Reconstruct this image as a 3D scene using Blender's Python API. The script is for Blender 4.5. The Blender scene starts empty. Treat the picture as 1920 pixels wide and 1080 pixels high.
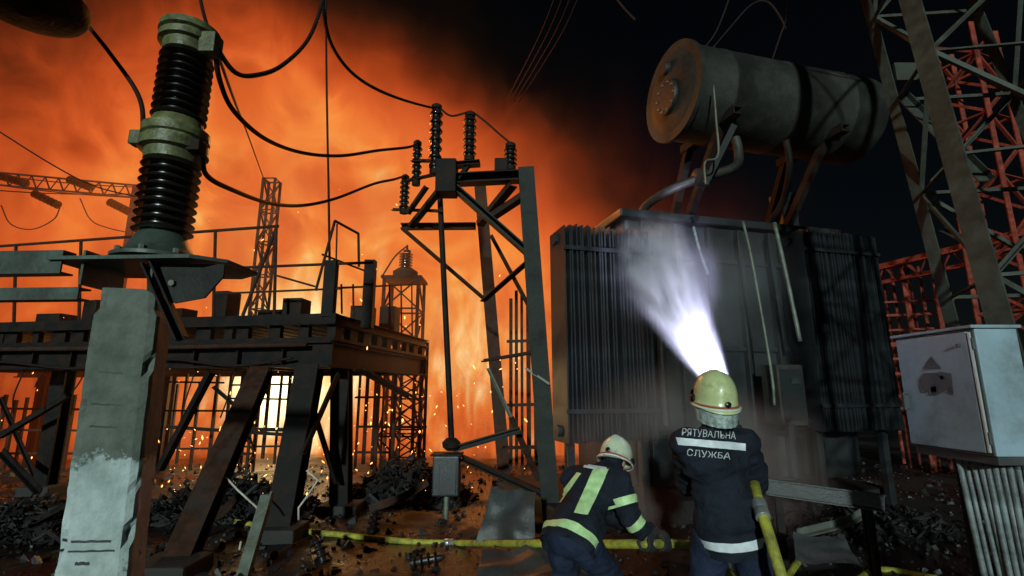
import bpy, bmesh, math, random
from mathutils import Vector, Matrix, noise
from mathutils.bvhtree import BVHTree
random.seed(7)
R = math.radians
V = Vector

# ------------------------------------------------------------------ camera
F_PX = 950.0
PITCH = R(11.5)
CAM = V((0, 0, 1.7))
sc = bpy.context.scene
cd = bpy.data.cameras.new("camera")
cam = bpy.data.objects.new("camera", cd)
sc.collection.objects.link(cam)
cam.location = CAM
cam.rotation_euler = (R(90) + PITCH, 0, 0)
cd.sensor_width = 36.0
cd.lens = F_PX / 1920.0 * 36.0
cd.clip_end = 600
cd.clip_start = 0.05
sc.camera = cam

# ------------------------------------------------------------------ night sky
SUN_EL, SUN_AZ = R(14), R(-9)
w = bpy.data.worlds.new("World")
sc.world = w
w.use_nodes = True
nt = w.node_tree
sky = nt.nodes.new("ShaderNodeTexSky")
sky.sky_type = 'NISHITA'
sky.sun_disc = False
sky.sun_elevation = SUN_EL
sky.sun_rotation = R(180 + 9)
nt.links.new(sky.outputs[0], nt.nodes["Background"].inputs[0])
nt.nodes["Background"].inputs[1].default_value = 0.0008

# cold flood of light from behind the camera
sd = bpy.data.lights.new("sun", 'SUN')
sun = bpy.data.objects.new("sun", sd)
sc.collection.objects.link(sun)
sd.energy = 2.0
sd.angle = R(2.0)
sd.color = (0.80, 1.0, 0.97)
sun.rotation_euler = (R(90) - SUN_EL, 0, SUN_AZ)

sc.view_settings.view_transform = 'Standard'
sc.view_settings.look = 'None'
sc.view_settings.gamma = 1
sc.view_settings.exposure = 0
sc.view_settings.use_curve_mapping = False
cy = sc.cycles
cy.use_denoising = True
cy.max_bounces = 5
cy.diffuse_bounces = 2
cy.glossy_bounces = 2
cy.transmission_bounces = 3
cy.volume_bounces = 0
cy.transparent_max_bounces = 8
cy.sample_clamp_indirect = 4.0
cy.volume_max_steps = 256

# ------------------------------------------------------------------ pixel -> place
ST, CT = math.sin(PITCH), math.cos(PITCH)
def ray(px, py):
    u = (px - 960.0) / F_PX
    v = (540.0 - py) / F_PX
    return V((u, CT - v * ST, ST + v * CT))
def P(px, py, Y):
    d = ray(px, py)
    return CAM + d * (Y / d.y)
def G(px, py, z=0.0):
    d = ray(px, py)
    return CAM + d * ((z - CAM.z) / d.z)
def X(px, py, x):
    d = ray(px, py)
    return CAM + d * ((x - CAM.x) / d.x)

# ------------------------------------------------------------------ object helpers
COL = sc.collection
WORLD = {}
def wloc(o):
    return WORLD[o.name] if o is not None else V((0, 0, 0))
def tag(o, label=None, cat=None, group=None, kind=None):
    if label: o["label"] = label
    if cat: o["category"] = cat
    if group: o["group"] = group
    if kind: o["kind"] = kind
    return o
def thing(name, loc, label, cat, group=None):
    o = bpy.data.objects.new(name, None)
    o.empty_display_size = 0.1
    COL.objects.link(o)
    o.location = loc
    WORLD[o.name] = V(loc)
    return tag(o, label, cat, group)
def link(name, me, mat, parent=None, loc=None):
    """loc: world position of the mesh origin"""
    o = bpy.data.objects.new(name, me)
    COL.objects.link(o)
    if mat is not None and len(me.materials) == 0:
        me.materials.append(mat)
    loc = V(loc) if loc is not None else wloc(parent)
    o.parent = parent
    o.location = loc - wloc(parent)
    WORLD[o.name] = loc
    return o
def mk(name, verts, faces, mat, parent=None, smooth=False, origin=None):
    o0 = V(origin) if origin is not None else wloc(parent)
    me = bpy.data.meshes.new(name)
    me.from_pydata([tuple(V(v) - o0) for v in verts], [], faces)
    bm = bmesh.new(); bm.from_mesh(me)
    bmesh.ops.recalc_face_normals(bm, faces=bm.faces)
    bm.to_mesh(me); bm.free()
    if smooth:
        me.polygons.foreach_set("use_smooth", [True] * len(me.polygons))
    return link(name, me, mat, parent, o0)

def section(kind, w, h, t=0.012):
    a, b = w / 2, h / 2
    if kind == 'box': return [(-a, -b), (a, -b), (a, b), (-a, b)]
    if kind == 'L': return [(-a, -b), (a, -b), (a, -b + t), (-a + t, -b + t), (-a + t, b), (-a, b)]
    if kind == 'C': return [(-a, -b), (a, -b), (a, -b + t), (-a + t, -b + t), (-a + t, b - t), (a, b - t), (a, b), (-a, b)]
    if kind == 'I': return [(-a, -b), (a, -b), (a, -b + t), (t / 2, -b + t), (t / 2, b - t), (a, b - t), (a, b), (-a, b), (-a, b - t), (-t / 2, b - t), (-t / 2, -b + t), (-a, -b + t)]
    if kind == 'pipe':
        return [(a * math.cos(i * math.pi / 5), b * math.sin(i * math.pi / 5)) for i in range(10)]
def beam(name, p0, p1, w, h, mat, parent=None, kind='box', up=V((0, 0, 1)), t=0.012, flip=1, taper=1.0):
    p0, p1 = V(p0), V(p1)
    d = (p1 - p0).normalized()
    if abs(d.dot(up)) > 0.97: up = V((0, 1, 0))
    s = d.cross(up).normalized()
    n = s.cross(d)
    sec = section(kind, w, h, t)
    vs, k = [], len(sec)
    for q, sc_ in ((p0, 1.0), (p1, taper)):
        for a, b in sec: vs.append(q + s * a * flip * sc_ + n * b * sc_)
    fs = [(i, (i + 1) % k, k + (i + 1) % k, k + i) for i in range(k)]
    fs += [tuple(range(k)), tuple(range(k, 2 * k))]
    return mk(name, vs, fs, mat, parent, smooth=False, origin=(p0 + p1) / 2 if parent is not None else None)
def tube(name, pts, r, mat, parent=None, seg=8, radii=None):
    pts = [V(p) for p in pts]
    vs, fs = [], []
    prev = None
    n = len(pts)
    for i, p in enumerate(pts):
        d = (pts[min(i + 1, n - 1)] - pts[max(i - 1, 0)]).normalized()
        if prev is None:
            a = d.cross(V((0, 0, 1)))
            if a.length < 0.05: a = d.cross(V((0, 1, 0)))
        else:
            a = prev - d * prev.dot(d)
        a.normalize(); prev = a
        b = d.cross(a)
        rr = radii[i] if radii else r
        for k in range(seg):
            t = 2 * math.pi * k / seg
            vs.append(p + a * math.cos(t) * rr + b * math.sin(t) * rr)
    for i in range(n - 1):
        for k in range(seg):
            fs.append((i * seg + k, i * seg + (k + 1) % seg, (i + 1) * seg + (k + 1) % seg, (i + 1) * seg + k))
    fs += [tuple(range(seg)), tuple(range((n - 1) * seg, n * seg))]
    return mk(name, vs, fs, mat, parent, smooth=True, origin=sum(pts, V()) / n if parent is not None else None)
def lathe_data(profile, seg=28, base=V((0, 0, 0)), axis=V((0, 0, 1))):
    axis = V(axis).normalized()
    a = axis.orthogonal().normalized(); b = axis.cross(a)
    vs, fs = [], []
    for r, h in profile:
        for k in range(seg):
            t = 2 * math.pi * k / seg
            vs.append(base + axis * h + a * (r * math.cos(t)) + b * (r * math.sin(t)))
    m = len(profile)
    for i in range(m - 1):
        for k in range(seg):
            fs.append((i * seg + k, i * seg + (k + 1) % seg, (i + 1) * seg + (k + 1) % seg, (i + 1) * seg + k))
    fs += [tuple(range(seg)), tuple(range((m - 1) * seg, m * seg))]
    return vs, fs
def lathe(name, base, profile, mat, parent=None, axis=V((0, 0, 1)), seg=28, smooth=True):
    vs, fs = lathe_data(profile, seg, V(base), axis)
    o = mk(name, vs, fs, mat, parent, smooth, origin=base)
    if smooth: edge_split(o.data)
    return o
def edge_split(me, ang=40):
    me.set_sharp_from_angle(angle=R(ang))
def boxw(name, c, ex, ey, ez, mat, parent=None, bevel=0.0, yaw=0.0):
    """box of size ex,ey,ez around world centre c"""
    bm = bmesh.new()
    bmesh.ops.create_cube(bm, size=1.0)
    for v in bm.verts: v.co = V((v.co.x * ex, v.co.y * ey, v.co.z * ez))
    if bevel: bmesh.ops.bevel(bm, geom=bm.edges[:], offset=bevel, segments=2, affect='EDGES', profile=0.6)
    if yaw: bmesh.ops.rotate(bm, verts=bm.verts, cent=(0, 0, 0), matrix=Matrix.Rotation(yaw, 3, 'Z'))
    me = bpy.data.meshes.new(name); bm.to_mesh(me); bm.free()
    return link(name, me, mat, parent, c)
def sag(p0, p1, s, n=18):
    p0, p1 = V(p0), V(p1)
    return [p0.lerp(p1, i / n) - V((0, 0, 4 * s * (i / n) * (1 - i / n))) for i in range(n + 1)]
def spline(pts, n=8):
    pts = [V(p) for p in pts]
    q = [pts[0] * 2 - pts[1]] + pts + [pts[-1] * 2 - pts[-2]]
    out = []
    for i in range(1, len(q) - 2):
        for k in range(n):
            t = k / n
            a, b, c, d = q[i - 1], q[i], q[i + 1], q[i + 2]
            out.append(0.5 * ((2 * b) + (c - a) * t + (2 * a - 5 * b + 4 * c - d) * t * t + (3 * b - a - 3 * c + d) * t ** 3))
    out.append(pts[-1])
    return out

# ------------------------------------------------------------------ materials
def material(name, col, rough=0.6, metal=0.0, var=0.25, scale=6.0, bump=0.15, bscale=40.0, spec=0.5, dirt=None, dirt_amt=0.5, coat=0.0):
    m = bpy.data.materials.new(name); m.use_nodes = True
    n, l = m.node_tree.nodes, m.node_tree.links
    b = n["Principled BSDF"]
    b.inputs["Roughness"].default_value = rough
    b.inputs["Metallic"].default_value = metal
    b.inputs["Specular IOR Level"].default_value = spec
    b.inputs["Coat Weight"].default_value = coat
    tc = n.new("ShaderNodeTexCoord")
    nz = n.new("ShaderNodeTexNoise"); nz.inputs["Scale"].default_value = scale; nz.inputs["Detail"].default_value = 6
    l.new(tc.outputs["Object"], nz.inputs["Vector"])
    rmp = n.new("ShaderNodeValToRGB")
    c0 = [max(0, c * (1 - var)) for c in col]; c1 = [min(1, c * (1 + var)) for c in col]
    rmp.color_ramp.elements[0].position = 0.32; rmp.color_ramp.elements[0].color = (*c0, 1)
    rmp.color_ramp.elements[1].position = 0.68; rmp.color_ramp.elements[1].color = (*c1, 1)
    l.new(nz.outputs[0], rmp.inputs[0])
    out = rmp.outputs[0]
    if dirt:
        n2 = n.new("ShaderNodeTexNoise"); n2.inputs["Scale"].default_value = scale * 0.45; n2.inputs["Detail"].default_value = 8; n2.inputs["Roughness"].default_value = 0.7
        l.new(tc.outputs["Object"], n2.inputs["Vector"])
        r2 = n.new("ShaderNodeMapRange"); r2.inputs[1].default_value = 0.6 - dirt_amt * 0.3; r2.inputs[2].default_value = 0.75 - dirt_amt * 0.2
        l.new(n2.outputs[0], r2.inputs[0])
        mx = n.new("ShaderNodeMix"); mx.data_type = 'RGBA'
        l.new(r2.outputs[0], mx.inputs[0]); l.new(out, mx.inputs[6]); mx.inputs[7].default_value = (*dirt, 1)
        out = mx.outputs[2]
    l.new(out, b.inputs["Base Color"])
    n3 = n.new("ShaderNodeTexNoise"); n3.inputs["Scale"].default_value = bscale; n3.inputs["Detail"].default_value = 5
    l.new(tc.outputs["Object"], n3.inputs["Vector"])
    rr = n.new("ShaderNodeMapRange"); rr.inputs[3].default_value = max(0.03, rough - 0.15); rr.inputs[4].default_value = min(1, rough + 0.15)
    l.new(nz.outputs[0], rr.inputs[0]); l.new(rr.outputs[0], b.inputs["Roughness"])
    if bump:
        bp = n.new("ShaderNodeBump"); bp.inputs["Strength"].default_value = bump; bp.inputs["Distance"].default_value = 0.02
        l.new(n3.outputs[0], bp.inputs["Height"]); l.new(bp.outputs[0], b.inputs["Normal"])
    return m

M = {}
M['galv'] = material("galvanised_steel", (0.17, 0.19, 0.15), 0.55, 0.3, 0.3, 9, 0.1, dirt=(0.08, 0.06, 0.04), dirt_amt=0.4)
M['towersteel'] = material("tower_steel", (0.066, 0.073, 0.056), 0.6, 0.1, 0.35, 7, 0.15, spec=0.3, dirt=(0.04, 0.037, 0.027), dirt_amt=0.5)
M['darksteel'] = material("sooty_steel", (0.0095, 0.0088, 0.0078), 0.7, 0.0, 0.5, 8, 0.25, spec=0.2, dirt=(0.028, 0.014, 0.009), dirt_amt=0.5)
M['rust'] = material("rusty_steel", (0.05, 0.020, 0.011), 0.8, 0.0, 0.45, 9, 0.3, spec=0.2, dirt=(0.04, 0.03, 0.025), dirt_amt=0.5)
M['firelitsteel'] = material("firelit_red_steel", (0.27, 0.05, 0.03), 0.7, 0.0, 0.4, 9, 0.2, spec=0.2, dirt=(0.06, 0.02, 0.014), dirt_amt=0.4)  # red of the firelight put into the base colour of far steel
M['framesteel'] = material('frame_steel', (0.021, 0.026, 0.02), 0.65, 0.0, 0.45, 6, 0.25, spec=0.3, dirt=(0.012, 0.011, 0.009), dirt_amt=0.6)
M['pipepaint'] = material('pipe_paint', (0.045, 0.04, 0.034), 0.55, 0.0, 0.4, 6, 0.2, dirt=(0.018, 0.015, 0.012), dirt_amt=0.6)
M['green_metal'] = material("green_painted_steel", (0.075, 0.11, 0.085), 0.5, 0.1, 0.3, 7, 0.12, dirt=(0.045, 0.05, 0.04), dirt_amt=0.5)
M['cap'] = material("olive_cap_paint", (0.17, 0.18, 0.075), 0.45, 0.1, 0.35, 14, 0.2, dirt=(0.06, 0.055, 0.03), dirt_amt=0.5)
M['porcelain'] = material("brown_porcelain", (0.018, 0.013, 0.012), 0.3, 0, 0.3, 10, 0.03, coat=0.3)
M['wire'] = material("aluminium_wire", (0.022, 0.012, 0.010), 0.7, 0.0, 0.2, 10, 0, spec=0.2)
M['paint'] = material("transformer_paint", (0.025, 0.030, 0.032), 0.45, 0.0, 0.35, 3, 0.12, dirt=(0.018, 0.016, 0.014), dirt_amt=0.55)
M['fin'] = material("radiator_paint", (0.023, 0.027, 0.031), 0.4, 0.0, 0.45, 5, 0.1, dirt=(0.012, 0.011, 0.012), dirt_amt=0.5)
M['tankpaint'] = material("conservator_paint", (0.030, 0.030, 0.023), 0.7, 0, 0.45, 3.5, 0.25, dirt=(0.009, 0.008, 0.006), dirt_amt=0.7)
M['box'] = material("cabinet_paint", (0.33, 0.44, 0.51), 0.5, 0, 0.10, 4, 0.06, dirt=(0.20, 0.25, 0.27), dirt_amt=0.45)
M['boxdark'] = material("cabinet_gasket", (0.06, 0.065, 0.06), 0.6)
M['chrome'] = material("bright_hinge", (0.6, 0.62, 0.6), 0.35, 0.4, 0.1)
M['conduit'] = material("conduit_grey", (0.25, 0.29, 0.29), 0.5, 0.1, 0.35, 9, 0.2, dirt=(0.05, 0.05, 0.045), dirt_amt=0.6)
M['hose'] = material("yellow_hose", (0.46, 0.44, 0.05), 0.6, 0, 0.25, 18, 0.3, bscale=120, dirt=(0.14, 0.13, 0.04), dirt_amt=0.5)
M['brass'] = material("hose_coupling", (0.5, 0.5, 0.47), 0.35, 0.7)
M['jacket'] = material("navy_jacket", (0.014, 0.018, 0.028), 0.85, 0, 0.35, 9, 0.5, bscale=60, spec=0.25)
M['trouser'] = material("navy_trousers", (0.018, 0.026, 0.055), 0.85, 0, 0.35, 9, 0.5, bscale=60, spec=0.25)
M['tape_y'] = material("lime_reflective_tape", (0.60, 0.86, 0.40), 0.4, 0, 0.12, 30, 0.1, bscale=200)
M['tape_w'] = material("white_reflective_tape", (0.80, 0.84, 0.88), 0.4, 0, 0.08, 30, 0.1, bscale=200)
M['helmet_y'] = material("lime_helmet", (0.60, 0.66, 0.32), 0.3, 0, 0.12, 12, 0.05, dirt=(0.25, 0.25, 0.1), dirt_amt=0.25, coat=0.4)
M['helmet_w'] = material("pale_helmet", (0.68, 0.76, 0.54), 0.3, 0, 0.12, 12, 0.05, dirt=(0.28, 0.3, 0.2), dirt_amt=0.25, coat=0.4)
M['flap'] = material("aluminised_flap", (0.42, 0.50, 0.46), 0.5, 0.2, 0.35, 30, 0.6, bscale=45)
M['print'] = material('worn_white_print', (0.55, 0.58, 0.60), 0.6, 0, 0.35, 60, 0.1)
M['red'] = material("red_trim", (0.45, 0.10, 0.06), 0.5)
M['visor'] = material("dark_visor", (0.01, 0.01, 0.012), 0.12)
M['skin'] = material("skin", (0.42, 0.24, 0.17), 0.55, 0, 0.1, 20, 0.05)
M['glove'] = material("dark_glove", (0.02, 0.02, 0.018), 0.8)
M['rubber'] = material("boot_rubber", (0.012, 0.012, 0.012), 0.5)
M['sheet'] = material("pale_sheet_metal", (0.065, 0.07, 0.07), 0.5, 0.3, 0.35, 4, 0.2, dirt=(0.05, 0.045, 0.04), dirt_amt=0.5)
M['char'] = material("charred_debris", (0.010, 0.0085, 0.008), 0.7, 0, 0.5, 8, 0.5)
M['pale'] = material("pale_conduit", (0.55, 0.5, 0.42), 0.5)
M['blackprint'] = material("black_print", (0.03, 0.035, 0.035), 0.6)
M['rock'] = material("broken_stone", (0.018, 0.016, 0.015), 0.5, 0, 0.9, 2.5, 0.3)
M['slab'] = material("sooty_concrete", (0.028, 0.025, 0.022), 0.8, 0, 0.35, 3, 0.4, bscale=20)

def concrete_post_material():
    m = bpy.data.materials.new("whitewashed_concrete"); m.use_nodes = True
    n, l = m.node_tree.nodes, m.node_tree.links
    b = n["Principled BSDF"]; b.inputs["Roughness"].default_value = 0.85
    tc = n.new("ShaderNodeTexCoord")
    def nz(scale, det=6, rough=0.6):
        x = n.new("ShaderNodeTexNoise"); x.inputs["Scale"].default_value = scale; x.inputs["Detail"].default_value = det; x.inputs["Roughness"].default_value = rough
        l.new(tc.outputs["Object"], x.inputs["Vector"]); return x
    def ramp(src, p0, c0, p1, c1):
        r = n.new("ShaderNodeValToRGB"); e = r.color_ramp.elements
        e[0].position = p0; e[0].color = (*c0, 1); e[1].position = p1; e[1].color = (*c1, 1)
        l.new(src, r.inputs[0]); return r
    grey = ramp(nz(7).outputs[0], 0.3, (0.105, 0.125, 0.10), 0.7, (0.19, 0.215, 0.18))
    white = ramp(nz(9).outputs[0], 0.3, (0.42, 0.52, 0.50), 0.7, (0.62, 0.70, 0.68))
    sep = n.new("ShaderNodeSeparateXYZ"); l.new(tc.outputs["Object"], sep.inputs[0])
    edge = nz(6, 8, 0.75)
    ma = n.new("ShaderNodeMath"); ma.operation = 'MULTIPLY_ADD'; ma.inputs[1].default_value = 0.5
    l.new(edge.outputs[0], ma.inputs[0]); l.new(sep.outputs[2], ma.inputs[2])
    mr = n.new("ShaderNodeMapRange"); mr.inputs[1].default_value = 1.60; mr.inputs[2].default_value = 1.575
    l.new(ma.outputs[0], mr.inputs[0])
    peel = n.new("ShaderNodeMapRange"); peel.inputs[1].default_value = 0.335; peel.inputs[2].default_value = 0.36
    l.new(nz(5.2, 9, 0.7).outputs[0], peel.inputs[0])
    mu = n.new("ShaderNodeMath"); mu.operation = 'MULTIPLY'; l.new(mr.outputs[0], mu.inputs[0]); l.new(peel.outputs[0], mu.inputs[1])
    mx = n.new("ShaderNodeMix"); mx.data_type = 'RGBA'
    l.new(mu.outputs[0], mx.inputs[0]); l.new(grey.outputs[0], mx.inputs[6]); l.new(white.outputs[0], mx.inputs[7])
    st = ramp(nz(2.2, 9, 0.75).outputs[0], 0.38, (0.45, 0.45, 0.42), 0.6, (1, 1, 1))
    mm = n.new("ShaderNodeMix"); mm.data_type = 'RGBA'; mm.blend_type = 'MULTIPLY'; mm.inputs[0].default_value = 0.7
    l.new(mx.outputs[2], mm.inputs[6]); l.new(st.outputs[0], mm.inputs[7])
    l.new(mm.outputs[2], b.inputs["Base Color"])
    bp = n.new("ShaderNodeBump"); bp.inputs["Strength"].default_value = 0.5; bp.inputs["Distance"].default_value = 0.012
    ad = n.new("ShaderNodeMath"); l.new(nz(38, 8).outputs[0], ad.inputs[0]); l.new(mu.outputs[0], ad.inputs[1])
    l.new(ad.outputs[0], bp.inputs["Height"]); l.new(bp.outputs[0], b.inputs["Normal"])
    return m
M['post'] = concrete_post_material()

def ground_material():
    m = bpy.data.materials.new("wet_ground"); m.use_nodes = True
    n, l = m.node_tree.nodes, m.node_tree.links
    b = n["Principled BSDF"]
    tc = n.new("ShaderNodeTexCoord")
    def nz(scale, det=8, rough=0.65):
        x = n.new("ShaderNodeTexNoise"); x.inputs["Scale"].default_value = scale; x.inputs["Detail"].default_value = det; x.inputs["Roughness"].default_value = rough
        l.new(tc.outputs["Object"], x.inputs["Vector"]); return x
    r = n.new("ShaderNodeValToRGB"); e = r.color_ramp.elements
    e[0].position = 0.35; e[0].color = (0.005, 0.0045, 0.004, 1); e[1].position = 0.7; e[1].color = (0.017, 0.014, 0.013, 1)
    l.new(nz(2.5).outputs[0], r.inputs[0]); l.new(r.outputs[0], b.inputs["Base Color"])
    pud = nz(0.55, 5)
    mr = n.new("ShaderNodeMapRange"); mr.inputs[1].default_value = 0.45; mr.inputs[2].default_value = 0.58; mr.inputs[3].default_value = 0.18; mr.inputs[4].default_value = 0.75
    l.new(pud.outputs[0], mr.inputs[0]); l.new(mr.outputs[0], b.inputs["Roughness"])
    bp = n.new("ShaderNodeBump"); bp.inputs["Distance"].default_value = 0.05; bp.inputs["Strength"].default_value = 0.5
    l.new(nz(11, 10, 0.7).outputs[0], bp.inputs["Height"]); l.new(bp.outputs[0], b.inputs["Normal"])
    return m
M['ground'] = ground_material()

# ------------------------------------------------------------------ ground
def axis_coords(lo, hi, step, far):
    xs = []
    x = lo
    while x <= hi + 1e-6: xs.append(x); x += step
    d, x = step * 1.5, hi
    while x < far: x += d; d *= 1.35; xs.append(x)
    d, x = step * 1.5, lo; pre = []
    while x > -far: x -= d; d *= 1.35; pre.append(x)
    return pre[::-1] + xs
def ground_z(x, y):
    a = noise.noise(V((x * 0.7, y * 0.7, 3.1))) * 0.05 + noise.noise(V((x * 2.3, y * 2.3, 1.7))) * 0.022 + noise.noise(V((x * 7, y * 7, 9))) * 0.008
    return a
gx, gy = axis_coords(-9, 7, 0.085, 160), axis_coords(2.0, 13, 0.085, 160)
gv = [(x, y, ground_z(x, y) if -12 < x < 12 and 0 < y < 18 else 0.0) for y in gy for x in gx]
nx = len(gx)
gf = [(j * nx + i, j * nx + i + 1, (j + 1) * nx + i + 1, (j + 1) * nx + i) for j in range(len(gy) - 1) for i in range(nx - 1)]
tag(mk("ground", gv, gf, M['ground'], None, smooth=True), "dark wet trampled ground of the substation yard", "ground", kind="structure")

def rubble():
    vs, fs = [], []
    base = [V((sx, sy, sz)) for sx in (-1, 1) for sy in (-1, 1) for sz in (-1, 1)]
    q = [(0, 1, 3, 2), (4, 6, 7, 5), (0, 4, 5, 1), (2, 3, 7, 6), (0, 2, 6, 4), (1, 5, 7, 3)]
    for k in range(5200):
        y = 3.4 + 9.0 * random.random() ** 1.4
        x = random.uniform(-1.05, 1.05) * y
        s = random.choice((0.008, 0.011, 0.015, 0.02, 0.032)) * random.uniform(0.6, 1.2) * (0.8 + 0.06 * y)
        rot = Matrix.Rotation(random.uniform(0, 6.3), 3, V((random.random(), random.random(), random.random() + .1)).normalized())
        c = V((x, y, ground_z(x, y) + s * 0.3))
        i0 = len(vs)
        sx, sy, sz = (random.uniform(0.5, 1.4) for _ in range(3))
        for b in base:
            p = V((b.x * sx, b.y * sy, b.z * sz * .7)) * s * random.uniform(0.6, 1.15)
            vs.append(c + rot @ p)
        fs += [tuple(i0 + i for i in f) for f in q]
    tag(mk("rubble", vs, fs, M['rock'], None), "scattered dark stones and burnt crumbs over the wet ground", "rubble", kind="stuff")
rubble()

# ------------------------------------------------------------------ fire
def fire_smoke_material():
    m = bpy.data.materials.new("fire_and_lit_smoke"); m.use_nodes = True
    n, l = m.node_tree.nodes, m.node_tree.links
    n.remove(n["Principled BSDF"])
    out = n["Material Output"]
    tc = n.new("ShaderNodeTexCoord")
    def math_(op, a, b=None, c=None, clamp=False):
        x = n.new("ShaderNodeMath"); x.operation = op; x.use_clamp = clamp
        for i, s in enumerate((a, b, c)):
            if s is None: continue
            if isinstance(s, (int, float)): x.inputs[i].default_value = s
            else: l.new(s, x.inputs[i])
        return x.outputs[0]
    def rng(s, a, b, c=0.0, d=1.0, smooth=True):
        x = n.new("ShaderNodeMapRange"); x.interpolation_type = 'SMOOTHSTEP' if smooth else 'LINEAR'
        l.new(s, x.inputs[0])
        for i, q in enumerate((a, b, c, d)): x.inputs[i + 1].default_value = q
        return x.outputs[0]
    pos = tc.outputs["Object"]
    sep = n.new("ShaderNodeSeparateXYZ"); l.new(pos, sep.inputs[0])
    x, y, z = sep.outputs
    def nz(sx, sy, sz, det, rough=0.55, off=0.0, dist=0.0):
        mp = n.new("ShaderNodeMapping"); mp.inputs["Scale"].default_value = (sx, sy, sz); mp.inputs["Location"].default_value = (off, off * .7, off * .3)
        l.new(pos, mp.inputs[0])
        t = n.new("ShaderNodeTexNoise"); t.inputs["Scale"].default_value = 1; t.inputs["Detail"].default_value = det; t.inputs["Roughness"].default_value = rough; t.inputs["Distortion"].default_value = dist
        l.new(mp.outputs[0], t.inputs["Vector"]); return t.outputs[0]
    big = nz(0.15, 0.15, 0.13, 3, 0.55, 2.3, 0.8)        # rolling billows
    mid = nz(0.50, 0.50, 0.42, 6, 0.66, 5.1, 1.3)        # puffs on the billows
    lick = nz(1.7, 1.7, 0.55, 5, 0.66, 7.7, 1.2)         # upright tongues of flame
    bs = math_('SUBTRACT', big, 0.5); ms = math_('SUBTRACT', mid, 0.5); ls = math_('SUBTRACT', lick, 0.5)
    # signed distance to the plume's leaning right edge, plus front
    e1 = math_('ADD', math_('MULTIPLY', math_('SUBTRACT', x, 3.0), 0.673), math_('MULTIPLY', math_('SUBTRACT', z, 7.2), 0.74))
    e2 = math_('SUBTRACT', x, 5.0)
    e = math_('MAXIMUM', e1, e2)
    e = math_('ADD', math_('ADD', e, math_('MULTIPLY', bs, 7.0)), math_('MULTIPLY', ms, 3.4))
    front = math_('ADD', math_('ADD', math_('SUBTRACT', 13.0, y), math_('MULTIPLY', bs, 4.5)), math_('MULTIPLY', ms, 3.2))
    inside = math_('MULTIPLY', math_('ADD', rng(e, 0.7, -0.6, 0.0, 0.93), rng(e, 4.2, 0.2, 0.0, 0.07)), math_('ADD', rng(front, 0.25, -0.45, 0.0, 0.95), rng(front, 2.6, 0.2, 0.0, 0.05)))
    low = rng(z, 6.5, 1.5)
    dens = math_('MULTIPLY', inside, math_('ADD', 2.0, math_('MULTIPLY', ms, 4.5)))
    # between the tongues near the ground the gas thins out
    gap = rng(lick, 0.36, 0.52, 0.30, 1.0)
    dens = math_('MULTIPLY', dens, math_('ADD', math_('MULTIPLY', math_('SUBTRACT', gap, 1.0), low), 1.0))
    # glow level of flame and lit smoke
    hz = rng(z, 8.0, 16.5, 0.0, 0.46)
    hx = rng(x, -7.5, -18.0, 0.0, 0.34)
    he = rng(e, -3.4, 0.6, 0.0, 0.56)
    glow_level = math_('SUBTRACT', math_('SUBTRACT', math_('SUBTRACT', 0.75, hz), hx), he)
    glow_level = math_('ADD', glow_level, math_('MULTIPLY', bs, 0.80))
    glow_level = math_('ADD', glow_level, math_('MULTIPLY', ms, 1.05))
    glow_level = math_('ADD', glow_level, math_('MULTIPLY', ls, math_('ADD', math_('MULTIPLY', low, 1.7), 0.10)))
    glow_level = math_('SUBTRACT', glow_level, math_('MULTIPLY', low, 0.15))
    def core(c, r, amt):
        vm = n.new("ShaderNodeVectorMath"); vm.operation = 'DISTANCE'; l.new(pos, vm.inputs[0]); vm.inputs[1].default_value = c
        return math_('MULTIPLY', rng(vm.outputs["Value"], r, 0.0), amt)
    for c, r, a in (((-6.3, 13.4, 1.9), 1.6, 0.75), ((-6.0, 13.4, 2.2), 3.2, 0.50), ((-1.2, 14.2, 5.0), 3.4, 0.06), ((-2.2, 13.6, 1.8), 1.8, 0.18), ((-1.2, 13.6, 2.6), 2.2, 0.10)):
        glow_level = math_('ADD', glow_level, core(c, r, a))
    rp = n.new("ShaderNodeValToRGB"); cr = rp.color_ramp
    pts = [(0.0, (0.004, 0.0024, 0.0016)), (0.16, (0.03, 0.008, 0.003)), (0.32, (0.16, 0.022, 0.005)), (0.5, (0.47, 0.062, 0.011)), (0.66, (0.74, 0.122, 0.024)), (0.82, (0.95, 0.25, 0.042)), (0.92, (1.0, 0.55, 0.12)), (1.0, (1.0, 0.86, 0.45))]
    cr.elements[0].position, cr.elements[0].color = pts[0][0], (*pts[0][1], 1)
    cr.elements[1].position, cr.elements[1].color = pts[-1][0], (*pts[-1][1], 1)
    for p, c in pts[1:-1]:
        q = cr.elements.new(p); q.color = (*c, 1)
    l.new(glow_level, rp.inputs[0])
    strength = math_('MULTIPLY', dens, rng(glow_level, 0.92, 1.5, 1.0, 4.0))
    em = n.new("ShaderNodeEmission"); l.new(rp.outputs[0], em.inputs[0]); l.new(strength, em.inputs[1])  # besides flame, the firelit glow of smoke and haze is painted as emission
    ab = n.new("ShaderNodeVolumeAbsorption"); ab.inputs[0].default_value = (0, 0, 0, 1); l.new(dens, ab.inputs[1])
    ad = n.new("ShaderNodeAddShader"); l.new(em.outputs[0], ad.inputs[0]); l.new(ab.outputs[0], ad.inputs[1])
    l.new(ad.outputs[0], out.inputs["Volume"])
    m.cycles.volume_step_rate = 0.17
    m.cycles.volume_sampling = 'MULTIPLE_IMPORTANCE'
    return m
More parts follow.
